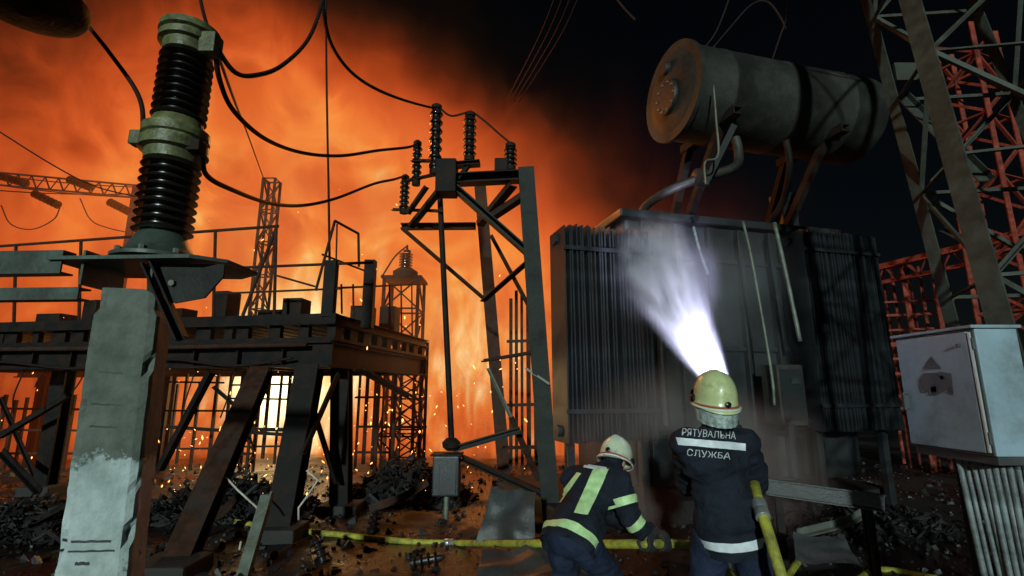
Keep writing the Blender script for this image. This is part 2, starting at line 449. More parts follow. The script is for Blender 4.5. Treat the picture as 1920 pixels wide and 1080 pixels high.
def volume_box(name, lo, hi, mat):
    vs = [(x, y, z) for x in (lo[0], hi[0]) for y in (lo[1], hi[1]) for z in (lo[2], hi[2])]
    fs = [(0, 1, 3, 2), (4, 6, 7, 5), (0, 4, 5, 1), (2, 3, 7, 6), (0, 2, 6, 4), (1, 5, 7, 3)]
    return mk(name, vs, fs, mat, None)
tag(volume_box("fire_and_lit_smoke", (-27, 10.2, 0.05), (10, 21, 21), fire_smoke_material()), "towering orange fire and smoke with painted glow, rolling up behind the steel platform", "fire", kind="stuff")
def embers():
    m = bpy.data.materials.new("glowing_ember"); m.use_nodes = True
    b = m.node_tree.nodes["Principled BSDF"]; b.inputs["Base Color"].default_value = (.1, .02, .01, 1)
    b.inputs["Emission Color"].default_value = (1, .42, .1, 1); b.inputs["Emission Strength"].default_value = 4
    rnd = random.Random(3)
    vs, fs = [], []
    for k in range(420):
        y = rnd.uniform(7.5, 12.5); px = rnd.gauss(560, 260); py = 930 - abs(rnd.gauss(0, 190))
        c = P(px, py, y)
        if c.z < .02: c.z = .03
        r_ = rnd.choice((.006, .008, .011, .016)); d = V((rnd.uniform(-1, 1), rnd.uniform(-1, 1), rnd.uniform(.2, 2))) * r_
        i0 = len(vs)
        vs += [c + V((r_, 0, 0)), c + V((-r_, 0, 0)), c + V((0, r_, 0)), c + V((0, -r_, 0)), c + d * 1.6, c - d * 1.6]
        fs += [(i0 + a, i0 + b_, i0 + e_) for a, b_, e_ in ((0, 2, 4), (2, 1, 4), (1, 3, 4), (3, 0, 4), (2, 0, 5), (1, 2, 5), (3, 1, 5), (0, 3, 5))]
    tag(mk("embers", vs, fs, m, None), "glowing sparks drifting in front of the flames", "sparks", kind="stuff")
embers()
def flame_lamp(p, power, rad, col=(1.0, 0.36, 0.08)):
    d = bpy.data.lights.new("flame_light", 'POINT'); d.energy = power; d.color = col; d.shadow_soft_size = rad
    o = bpy.data.objects.new("flame_light", d); COL.objects.link(o); o.location = p
flame_lamp((-6.1, 13.0, 2.0), 450, 0.5, (1.0, 0.55, 0.2))
flame_lamp((-0.6, 12.6, 3.2), 130, 0.6)
flame_lamp((-3.0, 13.2, 8.0), 1900, 1.0)
flame_lamp((-12.0, 13.0, 3.0), 800, 0.8)

# ------------------------------------------------------------------ insulators
def shed_mesh(r_core, r_shed, pitch, seg=28):
    prof = [(r_core, -pitch * 0.5), (r_core, -pitch * 0.18), (r_shed * 0.9, -pitch * 0.22), (r_shed, -pitch * 0.12), (r_shed * 0.97, -pitch * 0.02), (r_core * 1.12, pitch * 0.3), (r_core, pitch * 0.5)]
    vs, fs = lathe_data(prof, seg)
    me = bpy.data.meshes.new("shed"); me.from_pydata([tuple(v) for v in vs], [], fs)
    me.polygons.foreach_set("use_smooth", [True] * len(me.polygons)); edge_split(me, 50)
    me.materials.append(M['porcelain'])
    return me
def sheds(parent, base, z0, z1, n, rc, rs, mesh=None):
    pitch = (z1 - z0) / n
    me = mesh or shed_mesh(rc, rs, pitch)
    for i in range(n):
        link("shed", me, None, parent, V((base.x, base.y, z0 + pitch * (i + 0.5))))
    return me

def concrete_post():
    c = P(256, 620, 2.86); c.z = 0
    o = thing("concrete_post", c, "weathered concrete post with peeling whitewash on its lower half", "post")
    yaw = R(17)
    ca, sa = math.cos(yaw), math.sin(yaw)
    zt = P(252, 548, 2.86).z
    def wd(z):
        if z > zt - .137: return .275, .225
        k = max(0, (zt - z)) / zt
        return .312 + .012 * k, .25 + .02 * k
    zl = [-.35 + (zt + .35) * i / 70 for i in range(71)]
    vs, fs = [], []
    m_ = 7
    for z in zl:
        w_, d_ = wd(z)
        loop = [(-1 + 2 * i / m_, -1) for i in range(m_)] + [(1, -1 + 2 * i / m_) for i in range(m_)] + [(1 - 2 * i / m_, 1) for i in range(m_)] + [(-1, 1 - 2 * i / m_) for i in range(m_)]
        for sx, sy in loop:
            p = V((c.x + sx * w_ / 2, c.y + sy * d_ / 2, z))
            corner = abs(sx) > .99 and abs(sy) > .99
            n1 = noise.noise(V((p.x * 7, p.y * 7, p.z * 6))) * .006 + noise.noise(p * 25) * .003
            if corner:
                chip = max(0, noise.noise(V((sx * 3.1, sy * 2.3, z * 5.5))) - .12) * .14 + .010
                n1 -= chip
            x_, y_ = sx * (w_ / 2 + n1), sy * (d_ / 2 + n1)
            vs.append(c + V((x_ * ca - y_ * sa - .03 + .055 * (zt - z) / zt, x_ * sa + y_ * ca, z)))
    k = 4 * m_
    for i in range(len(zl) - 1):
        for j in range(k): fs.append((i * k + j, i * k + (j + 1) % k, (i + 1) * k + (j + 1) % k, (i + 1) * k + j))
    fs += [tuple(range(k)), tuple(range((len(zl) - 1) * k, len(zl) * k))]
    sh = mk("shaft", vs, fs, M['post'], o, origin=c)
    bv_ = BVHTree.FromPolygons(vs, fs)
    # short painted strokes on the face (illegible stencil marks)
    dn = V((sa, -ca, 0)); sx_ = V((ca, sa, 0))
    for px, py, L, hh in ((232, 700, .11, .010), (228, 757, .13, .010), (222, 797, .12, .010), (210, 1001, .22, .012), (205, 1018, .26, .010), (185, 1040, .06, .016)):
        q = P(px, py, 2.86)
        dz = wd(q.z)[1]
        cpt = V((c.x - .03 + .055 * (zt - q.z) / zt, c.y, q.z)) + dn * (dz / 2 + .008) + sx_ * (-.03 if py < 900 else -.04)
        vs = []
        for i in range(9):
            t = (i / 8 - .5) * L
            jt = random.uniform(-.003, .003)
            vs += [cpt + sx_ * t + V((0, 0, hh / 2 + jt - t * .06)), cpt + sx_ * t + V((0, 0, -hh / 2 + jt * .5 - t * .06))]
        for q_ in range(len(vs)):
            h_, n_, _, _ = bv_.ray_cast(vs[q_] + dn * .3, -dn)
            if h_ is not None: vs[q_] = h_ + dn * .002
        mk("paint_mark", vs, [(2 * i, 2 * i + 1, 2 * i + 3, 2 * i + 2) for i in range(8)], M['blackprint'], sh, origin=cpt)
    return c, zt
POST, POST_TOP = concrete_post()

def post_insulator():
    Y = 2.86
    b = P(297, 492, Y); 
    z = lambda py: P(320, py, Y).z
    o = thing("post_insulator", b, "tall two-stage brown porcelain insulator with olive metal caps on concrete post", "insulator")
    zb, z1, z2, z3, z4, z5 = b.z, z(442), z(308), z(230), z(108), z(52)
    lathe("base_flange", b, [(.235, 0.0), (.235, .02), (.20, .03), (.165, .075), (.125, (z1 - zb)), (.11, z1 - zb + .01)], M['green_metal'], o)
    for k in range(8):
        t = k * math.pi / 4 + .2
        lathe("bolt", b + V((.205 * math.cos(t), .205 * math.sin(t), .02)), [(.016, 0), (.016, .03), (.008, .034)], M['galv'], o, seg=6, smooth=False)
    base = V((b.x, b.y, 0))
    me = sheds(o, base, z1, z2, 9, .112, .158)
    mid = V((b.x, b.y, z2))
    h = z3 - z2
    lathe("middle_cap", mid, [(.12, -.01), (.15, 0), (.152, h * .22), (.185, h * .25), (.185, h * .46), (.165, h * .49), (.165, h * .54), (.182, h * .57), (.182, h * .76), (.15, h * .8), (.135, h), (.11, h + .005)], M['cap'], o)
    boxw("lug", mid + V((-.2, -.03, h * .55)), .09, .07, .09, M['cap'], o, .008)
    boxw("lug", mid + V((.17, -.06, h * .3)), .08, .08, .07, M['darksteel'], o, .008)
    pitch = (z4 - z3) / 9
    sheds(o, base, z3, z4, 9, .105, .15)
    h = z5 - z4
    lathe("top_cap", V((b.x, b.y, z4)), [(.11, -.005), (.14, 0), (.142, h * .3), (.17, h * .33), (.17, h * .52), (.15, h * .56), (.15, h * .6), (.175, h * .64), (.17, h * .85), (.12, h), (.0, h * 1.03)], M['cap'], o)
    boxw("terminal_clamp", V((b.x + .17, b.y - .05, z4 + h * .22)), .1, .1, .14, M['cap'], o, .01)
    return V((b.x + .2, b.y - .06, z4 + h * .2)), V((b.x - .2, b.y, z2 + .15))
TERM, LUG = post_insulator()

def bracket():
    Y = 2.86
    c = V((POST.x, POST.y, POST_TOP))
    o = thing("steel_bracket", c, "dark green steel plate and channels bolted on top of the whitewashed post", "bracket")
    zt = P(300, 496, Y).z
    # table plate carrying the insulator
    a = P(172, 500, 2.75); b_ = P(418, 505, 2.62)
    vs = []
    ring = [(-.50, -.20), (.30, -.24), (.44, -.12), (.46, .18), (.30, .30), (-.50, .26)]
    for dz in (-.022, -.002):
        for x_, y_ in ring: vs.append(V((c.x + .1 + x_, c.y + y_, zt + dz)))
    k = len(ring)
    mk("table_plate", vs, [tuple(range(k)), tuple(range(k, 2 * k))] + [(i, (i + 1) % k, k + (i + 1) % k, k + i) for i in range(k)], M['green_metal'], o, origin=c)
    for sx, sy in ((-.24, -.16), (.16, -.18)):
        boxw("web_plate", V((c.x + sx, c.y + sy + .16, (zt + c.z) / 2 + .03)), .014, .3, zt - c.z + .06 - .03, M['green_metal'], o)
    # sloping knee bracket on the right of the post head
    p0 = V((c.x + .13, c.y - .17, zt - .03)); p1 = V((c.x + .34, c.y - .12, c.z - .28))
    beam("knee_brace", p0, p1, .07, .05, M['darksteel'], o, 'C', t=.01)
    # gusset with cut corners hanging under the right of the plate
    vs = []
    g = [(.10, -.03), (.53, -.03), (.53, -.10), (.44, -.22), (.28, -.25), (.12, -.18)]
    for dy in (-.13, -.115):
        for x_, z_ in g: vs.append(V((c.x + x_, c.y + dy, zt + z_)))
    k = len(g)
    mk("gusset", vs, [tuple(range(k)), tuple(range(k, 2 * k))] + [(i, (i + 1) % k, k + (i + 1) % k, k + i) for i in range(k)], M['framesteel'], o, origin=c)
    lathe("bolt", V((c.x + .26, c.y - .13, zt - .14)), [(.018, 0), (.018, .02)], M['galv'], o, axis=V((0, -1, 0)), seg=6, smooth=False)
    for py0, py1, px, hh, y_ in ((475, 512, 128, .13, -.14), (541, 563, 158, .07, -.05)):
        q = P(px, (py0 + py1) / 2, Y + y_)
        ob = beam("channel_arm", q, V((q.x - 2.6, q.y + .15, q.z)), .08, hh, M['green_metal'], o, 'C', t=.01)
    return o
bracket()

# dark head of a neighbouring measuring transformer hanging into the top left corner
def hanging_trap():
    c = P(45, 20, 2.5)
    o = thing("line_trap", c, "dark round underside of hanging equipment in the top left corner", "line trap")
    lathe("bottom_dish", c, [(.0, -.03), (.12, -.02), (.13, .0), (.22, .005), (.27, .03), (.285, .06), (.285, .10), (.25, .12)], M['darksteel'], o, seg=40)
    lathe("drum", c + V((0, 0, .12)), [(.23, 0), (.24, .02), (.24, .7), (.22, .72)], M['darksteel'], o, seg=40)
    lathe("suspension_rod", c + V((0, 0, .84)), [(.03, 0), (.03, 1.2)], M['galv'], o, seg=10)
hanging_trap()

# ------------------------------------------------------------------ burning platform
PC = V((P(622, 640, 7.0).x, 7.0, 0))
PA = V((-0.985, 0.172, 0)); PB = V((0.172, 0.985, 0))
Z_BOT, Z_TOP = P(622, 688, 7.0).z, P(622, 588, 7.0).z
PLEN, PDEP = 10.5, 3.9
def pf(s, t, z): return PC + PA * s + PB * t + V((0, 0, z))
def platform():
    o = thing("steel_platform", PC, "long raised steel platform with railings standing black against the fire", "platform")
    girder_h = 0.36
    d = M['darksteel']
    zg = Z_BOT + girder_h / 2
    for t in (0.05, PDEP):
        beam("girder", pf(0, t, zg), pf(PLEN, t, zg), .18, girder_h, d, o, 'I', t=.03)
    beam("girder", pf(.1, .15, zg - .004), pf(.1, PDEP - .1, zg - .004), .16, girder_h - .01, d, o, 'I', t=.03)
    n = 15
    for i in range(1, n):
        s = PLEN * i / n
        beam("joist", pf(s, .15, zg + .03), pf(s, PDEP - .1, zg + .03), .1, .24, d, o, 'I', t=.02)
    # slab on the joists (its underside shows), then a gap with spacers and the deck edge channel
    vs = []
    for z in (Z_BOT + girder_h + .004, Z_BOT + girder_h + .05):
        for s, t in ((-.02, .0), (PLEN, .0), (PLEN, PDEP), (-.02, PDEP)): vs.append(pf(s, t, z))
    mk("lower_plate", vs, [(0, 1, 2, 3), (4, 5, 6, 7), (0, 1, 5, 4), (1, 2, 6, 5), (2, 3, 7, 6), (3, 0, 4, 7)], d, o, origin=PC)
    z0, z1 = Z_BOT + girder_h + .05, Z_TOP - .15
    for i in range(26):
        s = .12 + i * .41 + random.uniform(-.1, .1)
        boxw("spacer", pf(s, .1, (z0 + z1) / 2), random.uniform(.10, .26), .08, z1 - z0, d, o, yaw=R(-10))
        if i < 9: boxw("spacer", pf(.06, .2 + i * .44, (z0 + z1) / 2), .1, random.uniform(.12, .24), z1 - z0, d, o, yaw=R(-10))
    beam("edge_channel", pf(-.06, 0, Z_TOP - .075), pf(PLEN, 0, Z_TOP - .075), .1, .15, d, o, 'C', t=.015)
    beam("edge_channel", pf(0.0, .06, Z_TOP - .077), pf(0.0, PDEP, Z_TOP - .077), .1, .146, d, o, 'C', t=.015)
    for i in range(1, 15):
        boxw("web_stiffener", pf(PLEN * i / 15, -.02, zg), .02, .07, girder_h - .065, d, o, yaw=R(-10))
    tube("service_pipe", [pf(.3, -.12, Z_BOT + .30), pf(3.0, -.13, Z_BOT + .29), pf(6.2, -.12, Z_BOT + .31), pf(PLEN, -.12, Z_BOT + .30)], .035, M['rust'], o)
    tube("service_pipe", spline([pf(.5, -.10, Z_BOT + .12), pf(1.4, -.12, Z_BOT + .02), pf(2.6, -.1, Z_BOT + .13), pf(4.0, -.12, Z_BOT + .0), pf(5.6, -.1, Z_BOT + .12), pf(7.5, -.1, Z_BOT + .02)], 6), .018, M['wire'], o)
    for s_, t_, w_, h_ in ((.9, .5, .3, .35), (1.5, .9, .5, .25), (2.1, .5, .22, .5), (3.3, .8, .6, .3), (4.6, .6, .3, .45), (5.8, .9, .5, .3), (.35, 1.6, .35, .4), (.3, 2.6, .3, .55)):
        boxw("deck_box", pf(s_, t_, Z_TOP - .035 + h_ / 2), w_, .3, h_, d, o, .01, R(-10 + random.uniform(-8, 8)))
    for i in range(9):
        s_ = .4 + i * .62 + random.uniform(-.2, .2); L_ = random.uniform(.25, .7)
        tube("hanging_cable", spline([pf(s_, .1, Z_BOT + .02), pf(s_ + .05, .05, Z_BOT - L_ * .6), pf(s_ + random.uniform(-.1, .1), .0, Z_BOT - L_)], 4), .011, M['wire'], o, 6)
    # deck planks of grating, laid across
    for i in range(34):
        s = .2 + i * .305
        beam("deck_plank", pf(s, .08, Z_TOP - .06), pf(s, PDEP, Z_TOP - .06), .20, .04, d, o)
    # legs: trestles leaning out to the ground
    def leg(top, bot, w_, h_, m, kind='I', nm="leg"):
        beam(nm, top, bot, w_, h_, m, o, kind, t=.035)
    zb = Z_BOT
    g1 = G(522, 1008); leg(pf(.32, .05, zb), g1 + V((0, 0, -.1)), .30, .30, M['darksteel'])
    g2 = G(640, 962); leg(P(641, 690, g2.y), g2 + V((0, 0, -.1)), .26, .24, M['darksteel'])
    g3 = G(318, 1078); leg(pf(1.05, .05, zb), g3 + V((0, 0, -.1)), .26, .22, M['rust'])
    g4 = G(82, 925); leg(P(122, 695, g4.y - .2), g4 + V((0, 0, -.1)), .24, .24, M['darksteel'])
    g5 = G(-160, 905); leg(P(-120, 695, g5.y), g5 + V((0, 0, -.1)), .24, .24, M['darksteel'])
    for s in (2.6, 6.0, 9.4):
        b_ = pf(s, PDEP - .2, 0); leg(pf(s, PDEP - .2, zb), b_ + V((0, 0, -.1)), .2, .2, M['darksteel'])
    # feet
    for g in (g1, g2, g3, g4):
        boxw("foot_block", V((g.x, g.y, .03)), .55, .5, .22, M['slab'], o, .03)
    def br(x0, y0, Y0, x1, y1, Y1, w_=.075, m='darksteel'):
        beam("brace", P(x0, y0, Y0), P(x1, y1, Y1), w_, w_, M[m], o, 'L', t=.02)
    br(632, 700, 7.15, 566, 850, 6.5); br(578, 730, 7.0, 632, 905, 7.4)
    br(396, 697, 7.3, 300, 880, 7.6, .09); br(400, 725, 7.4, 440, 760, 7.3, .04)
    br(128, 742, 8.4, 0, 818, 8.6, .08); br(0, 845, 8.6, 72, 922, 8.3, .09); br(0, 745, 9.8, 70, 905, 9.6, .06)
    br(668, 690, 8.0, 768, 745, 9.6, .07); br(684, 692, 8.0, 790, 752, 10.0, .05)
    br(310, 800, 10.2, 580, 818, 10.2, .06); br(432, 805, 10.3, 545, 805, 10.3, .06)
    # front stub props near the camera
    beam("prop", P(500, 925, 5.6), G(452, 1085), .13, .09, M['galv'], o, 'L', t=.02)
    # railings
    rail = M['rust']; zr = P(520, 425, 7.05).z
    S = lambda px, py, t=.05: None
    def on_front(px, py):      # point where the pixel's ray meets the platform's front plane
        dd = ray(px, py); nrm = PB
        return CAM + dd * ((PC - CAM).dot(nrm) / dd.dot(nrm))
    beam("top_rail", on_front(-60, 466), on_front(522, 424), .045, .045, rail, o, 'pipe')
    beam("middle_rail", on_front(190, 512), on_front(700, 492), .04, .04, rail, o, 'pipe')
    beam("middle_rail", on_front(400, 551), on_front(640, 541), .03, .03, rail, o, 'pipe')
    for px, y0, y1 in ((30, 462, 610), (152, 452, 605), (404, 432, 600), (518, 424, 597)):
        beam("rail_post", on_front(px, y0), on_front(px - 4, y1), .045, .045, rail, o, 'pipe')
    beam("rail_stay", on_front(518, 428), on_front(455, 592), .05, .05, rail, o, 'pipe')
    beam("rail_stay", on_front(520, 517), on_front(590, 537), .03, .03, rail, o, 'pipe')
    # stair hand-rail frame at the corner
    q0, q1, q2, q3 = on_front(592, 545), on_front(628, 414), P(672, 438, 7.6), P(673, 500, 7.6)
    beam("stair_rail", q0, q1, .04, .04, rail, o, 'pipe'); beam("stair_rail", q1, q2, .04, .04, rail, o, 'pipe'); beam("stair_rail", q2, q3, .04, .04, rail, o, 'pipe')
    beam("stair_rail", on_front(632, 420), on_front(630, 500), .025, .025, rail, o, 'pipe'); beam("stair_rail", on_front(604, 477), P(690, 510, 7.9), .03, .03, rail, o, 'pipe')
    boxw("corner_post", (on_front(619, 492) + on_front(619, 592)) / 2, .16, .14, (on_front(619, 488) - on_front(619, 592)).z, d, o)
    boxw("corner_post", (P(692, 492, 7.7) + P(692, 612, 7.7)) / 2, .16, .14, (P(692, 488, 7.7) - P(692, 615, 7.7)).z, d, o)
    for px, Y0 in ((640, 7.3), (662, 7.5), (730, 8.6), (752, 9.2), (772, 9.9)):
        beam("rail_post", P(px, 533, Y0), P(px + 1, 560 + (px - 560) * .35, Y0), .03, .03, rail, o, 'pipe')
    beam("top_rail", P(632, 540, 7.2), P(785, 533, 10.4), .035, .035, rail, o, 'pipe')
    return o
platform()

# ------------------------------------------------------------------ lattice builders
def lattice(name, foot, width, height, label, cat, mat, bay=None, leg_w=.07, br_w=.035, depth=None, yaw=0.0, group=None, top_scale=1.0):
    foot = V(foot); o = thing(name, foot, label, cat, group)
    depth = depth or width; bay = bay or width * 1.1
    ca, sa = math.cos(yaw), math.sin(yaw)
    def cpt(i, z):
        k = 1 + (top_scale - 1) * z / height
        sx, sy = ((-1, -1), (1, -1), (1, 1), (-1, 1))[i % 4]
        x, y = sx * width / 2 * k, sy * depth / 2 * k
        return foot + V((x * ca - y * sa, x * sa + y * ca, z))
    for i in range(4): beam("leg", cpt(i, -.1), cpt(i, height), leg_w, leg_w, mat, o, 'L', t=leg_w * .22)
    nb = max(1, int(round(height / bay)))
    for b in range(nb):
        z0, z1 = height * b / nb, height * (b + 1) / nb
        for i in range(4):
            if (b + i) % 2: beam("brace", cpt(i, z0), cpt(i + 1, z1), br_w, br_w, mat, o, 'L', t=br_w * .25)
            else: beam("brace", cpt(i + 1, z0), cpt(i, z1), br_w, br_w, mat, o, 'L', t=br_w * .25)
            if b % 2 == 0: beam("strut", cpt(i, z1), cpt(i + 1, z1), br_w, br_w, mat, o, 'L', t=br_w * .25)
    return o

# slim masts inside the glow
c = P(484, 600, 11.3); c.z = 0
lattice("lattice_mast", c, .28, P(484, 338, 11.3).z, "slim lattice mast rising out of the flames behind the platform railing", "mast", M['rust'], .4, .05, .03)
c = P(772, 700, 11.1); c.z = 0
lattice("lattice_mast", c, .55, P(772, 640, 11.1).z, "short lattice column at the right end of the burning platform", "column", M['rust'], .3, .06, .03)

c = P(752, 700, 12.0); c.z = 0
HTOP = P(752, 528, 12.0).z
lattice("lattice_pylon", c, .80, HTOP, "wide scorched lattice column with a bushing on top, right of the platform", "column", M['rust'], .75, .07, .04)
def bushing():
    b = V((c.x, c.y, HTOP))
    o = thing("burnt_bushing", b, "burnt peaked bushing on top of the wide lattice column", "bushing")
    boxw("seat_plate", b + V((0, 0, .03)), .95, .9, .06, M['rust'], o)
    lathe("turret", b + V((0, 0, .06)), [(.30, 0), (.30, .18), (.24, .22), (.2, .25)], M['rust'], o, seg=18)
    sheds(o, b, b.z + .3, b.z + .72, 6, .10, .17)
    lathe("terminal", b + V((.02, 0, .72)), [(.09, 0), (.09, .06), (.03, .08), (.02, .2)], M['rust'], o, seg=12)
    tube("lead", spline([b + V((.02, 0, .9)), b + V((-.25, -.1, .6)), b + V((-.5, -.2, .1))], 5), .02, M['rust'], o)
bushing()

# ------------------------------------------------------------------ disconnector frame in the middle
def disconnector():
    Y = 6.3
    base = G(1035, 985)
    Y = base.y
    o = thing("switch_frame", V((base.x, base.y, 0)), "tall steel switch frame with insulators on top between fire and transformer", "frame")
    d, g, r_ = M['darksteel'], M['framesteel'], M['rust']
    Yb = Y + 1.0
    beam("main_post", V((base.x, base.y, -.1)), P(986, 318, Y), .23, .22, g, o, 'I', t=.03)
    bb = G(948, 905)
    beam("rear_post", V((bb.x, bb.y, -.1)), P(900, 345, bb.y), .24, .22, r_, o, 'I', t=.03)
    beam("drive_rod", P(847, 835, Y + .3), P(824, 350, Y + .3), .085, .085, d, o, 'pipe')
    beam("top_beam", P(838, 338, Y), P(1000, 330, Y), .18, .16, d, o, 'C', t=.02)
    beam("rear_beam", P(752, 425, Y + .8), P(892, 424, Y + .8), .1, .10, r_, o, 'C', t=.02)
    boxw("hub_box", P(838, 335, Y - .02), .30, .3, .52, d, o, .02)
    beam("diagonal", P(845, 345, Y), P(1005, 487, Y), .17, .1, g, o, 'C', t=.02)
    beam("diagonal", P(755, 427, Y + .5), P(912, 562, Y + 1.0), .09, .06, r_, o, 'L', t=.02)
    beam("diagonal", P(905, 563, Y + 1.0), P(990, 488, Y), .1, .06, r_, o, 'L', t=.02)
    beam("diagonal", P(962, 345, Y), P(900, 420, Y + .9), .13, .09, r_, o, 'L', t=.02)
    beam("diagonal", P(985, 365, Y), P(925, 405, Y + .4), .13, .09, r_, o, 'L', t=.02)
    beam("diagonal", P(920, 440, Y + 1), P(1000, 590, Y + .1), .05, .04, r_, o, 'L', t=.01)
    beam("diagonal", P(822, 360, Y), P(770, 425, Y + .4), .1, .06, r_, o, 'L', t=.02)
    beam("diagonal", P(800, 350, Y), P(765, 400, Y + .3), .07, .05, r_, o, 'L', t=.02)
    beam("platform_arm", P(905, 676, Y + .7), P(1000, 660, Y), .07, .05, r_, o, 'L', t=.02)
    beam("diagonal", P(915, 690, Y + .8), P(958, 782, Y + .6), .05, .04, M['galv'], o, 'L', t=.01)
    beam("diagonal", P(958, 782, Y + .6), P(1010, 900, Y), .07, .05, r_, o, 'L', t=.01)
    beam("lower_arm", P(850, 842, Y + .3), P(975, 806, Y + .2), .10, .09, g, o, 'C', t=.02)
    beam("lower_arm", P(865, 858, Y + .3), P(1015, 925, Y), .10, .08, d, o, 'C', t=.02)
    beam("lower_arm", P(940, 840, Y + .9), P(1010, 838, Y + .2), .06, .05, r_, o, 'L', t=.01)
    beam("tie", P(985, 690, Y - .1), P(1030, 720, Y - .15), .05, .03, M['galv'], o, 'L', t=.01)
    beam("pedestal_arm", P(830, 312, Y - .03), P(900, 306, Y - .05), .14, .07, d, o, 'C', t=.015)
    beam("pedestal_arm", P(880, 308, Y - .05), P(860, 335, Y), .06, .06, d, o, 'L', t=.012)
    boxw("base_plate", V((base.x, base.y, .02)), .5, .5, .12, M['slab'], o, .02)
    boxw("base_plate", V((bb.x, bb.y, .02)), .5, .5, .12, M['slab'], o, .02)
    lathe("rod_bearing", P(846, 838, Y + .3), [(.06, -.05), (.12, 0), (.13, .06), (.07, .12)], d, o, seg=14)
    beam("arm_tip", P(735, 392, Y + .5), P(830, 395, Y + .2), .05, .05, r_, o, 'L', t=.01)
    beam("arm_tip", P(758, 338, Y + .3), P(850, 318, Y), .07, .06, r_, o, 'L', t=.01)
    beam("arm_tip", P(772, 300, Y + .2), P(850, 300, Y), .07, .06, r_, o, 'L', t=.01)
    for px, y0, y1, hor in ((940, 300, 325, 0),):
        boxw("bearing_block", P(px, (y0 + y1) / 2, Y), .2, .2, .2, d, o, .02)
    return o, Y
FRAME, YF = disconnector()

def small_insulator(px, y0, y1, Y, n, rs, label):
    b = P(px, y1, Y); t = P(px, y0, Y)
    o = thing("support_insulator", b, label, "insulator", "insulators on the switch frame")
    h = t.z - b.z
    lathe("foot_cap", b, [(rs * .8, -.02), (rs * .8, .05), (rs * .6, .06)], M['darksteel'], o, seg=14)
    sheds(o, b, b.z + .05, t.z - .05, n, rs * .62, rs)
    lathe("head_cap", V((b.x, b.y, t.z - .05)), [(rs * .6, 0), (rs * .8, .01), (rs * .8, .06), (rs * .4, .09)], M['darksteel'], o, seg=14)
    return V((b.x, b.y, t.z + .03))
T1 = small_insulator(815, 200, 325, YF, 7, .10, "upright dark insulator at the highest point of the switch frame")
T2 = small_insulator(880, 214, 300, YF - .05, 6, .10, "dark insulator right of the highest one on the switch frame, beside a hub")
T3 = small_insulator(957, 272, 318, YF, 4, .1, "short stubby insulator above the frame's thick green post")
T4 = small_insulator(780, 268, 345, YF + .25, 6, .08, "slim insulator at the left arm of the switch frame, upper of two")
T5 = small_insulator(757, 332, 398, YF + .45, 6, .08, "slim insulator at the far left tip of the switch frame, lower of two")

def drive_box():
    c = P(838, 890, YF + .25)
    o = thing("drive_box", V((c.x, c.y, 0)), "dripping dark metal drive box at the foot of the thin rod", "box")
    h = P(838, 848, YF + .25).z - P(838, 922, YF + .25).z
    boxw("housing", c, .36, .3, h, M['fin'], o, .02)
    boxw("lid", c + V((0, 0, h / 2 + .015)), .42, .36, .025, M['darksteel'], o, .006)
    boxw("door", c + V((.03, -.16, -.02)), .22, .015, h * .8, M['paint'], o, .004)
    lathe("stand_pipe", V((c.x, c.y, -.1)), [(.035, 0), (.035, c.z - h / 2 + .1)], M['galv'], o, seg=10)
drive_box()

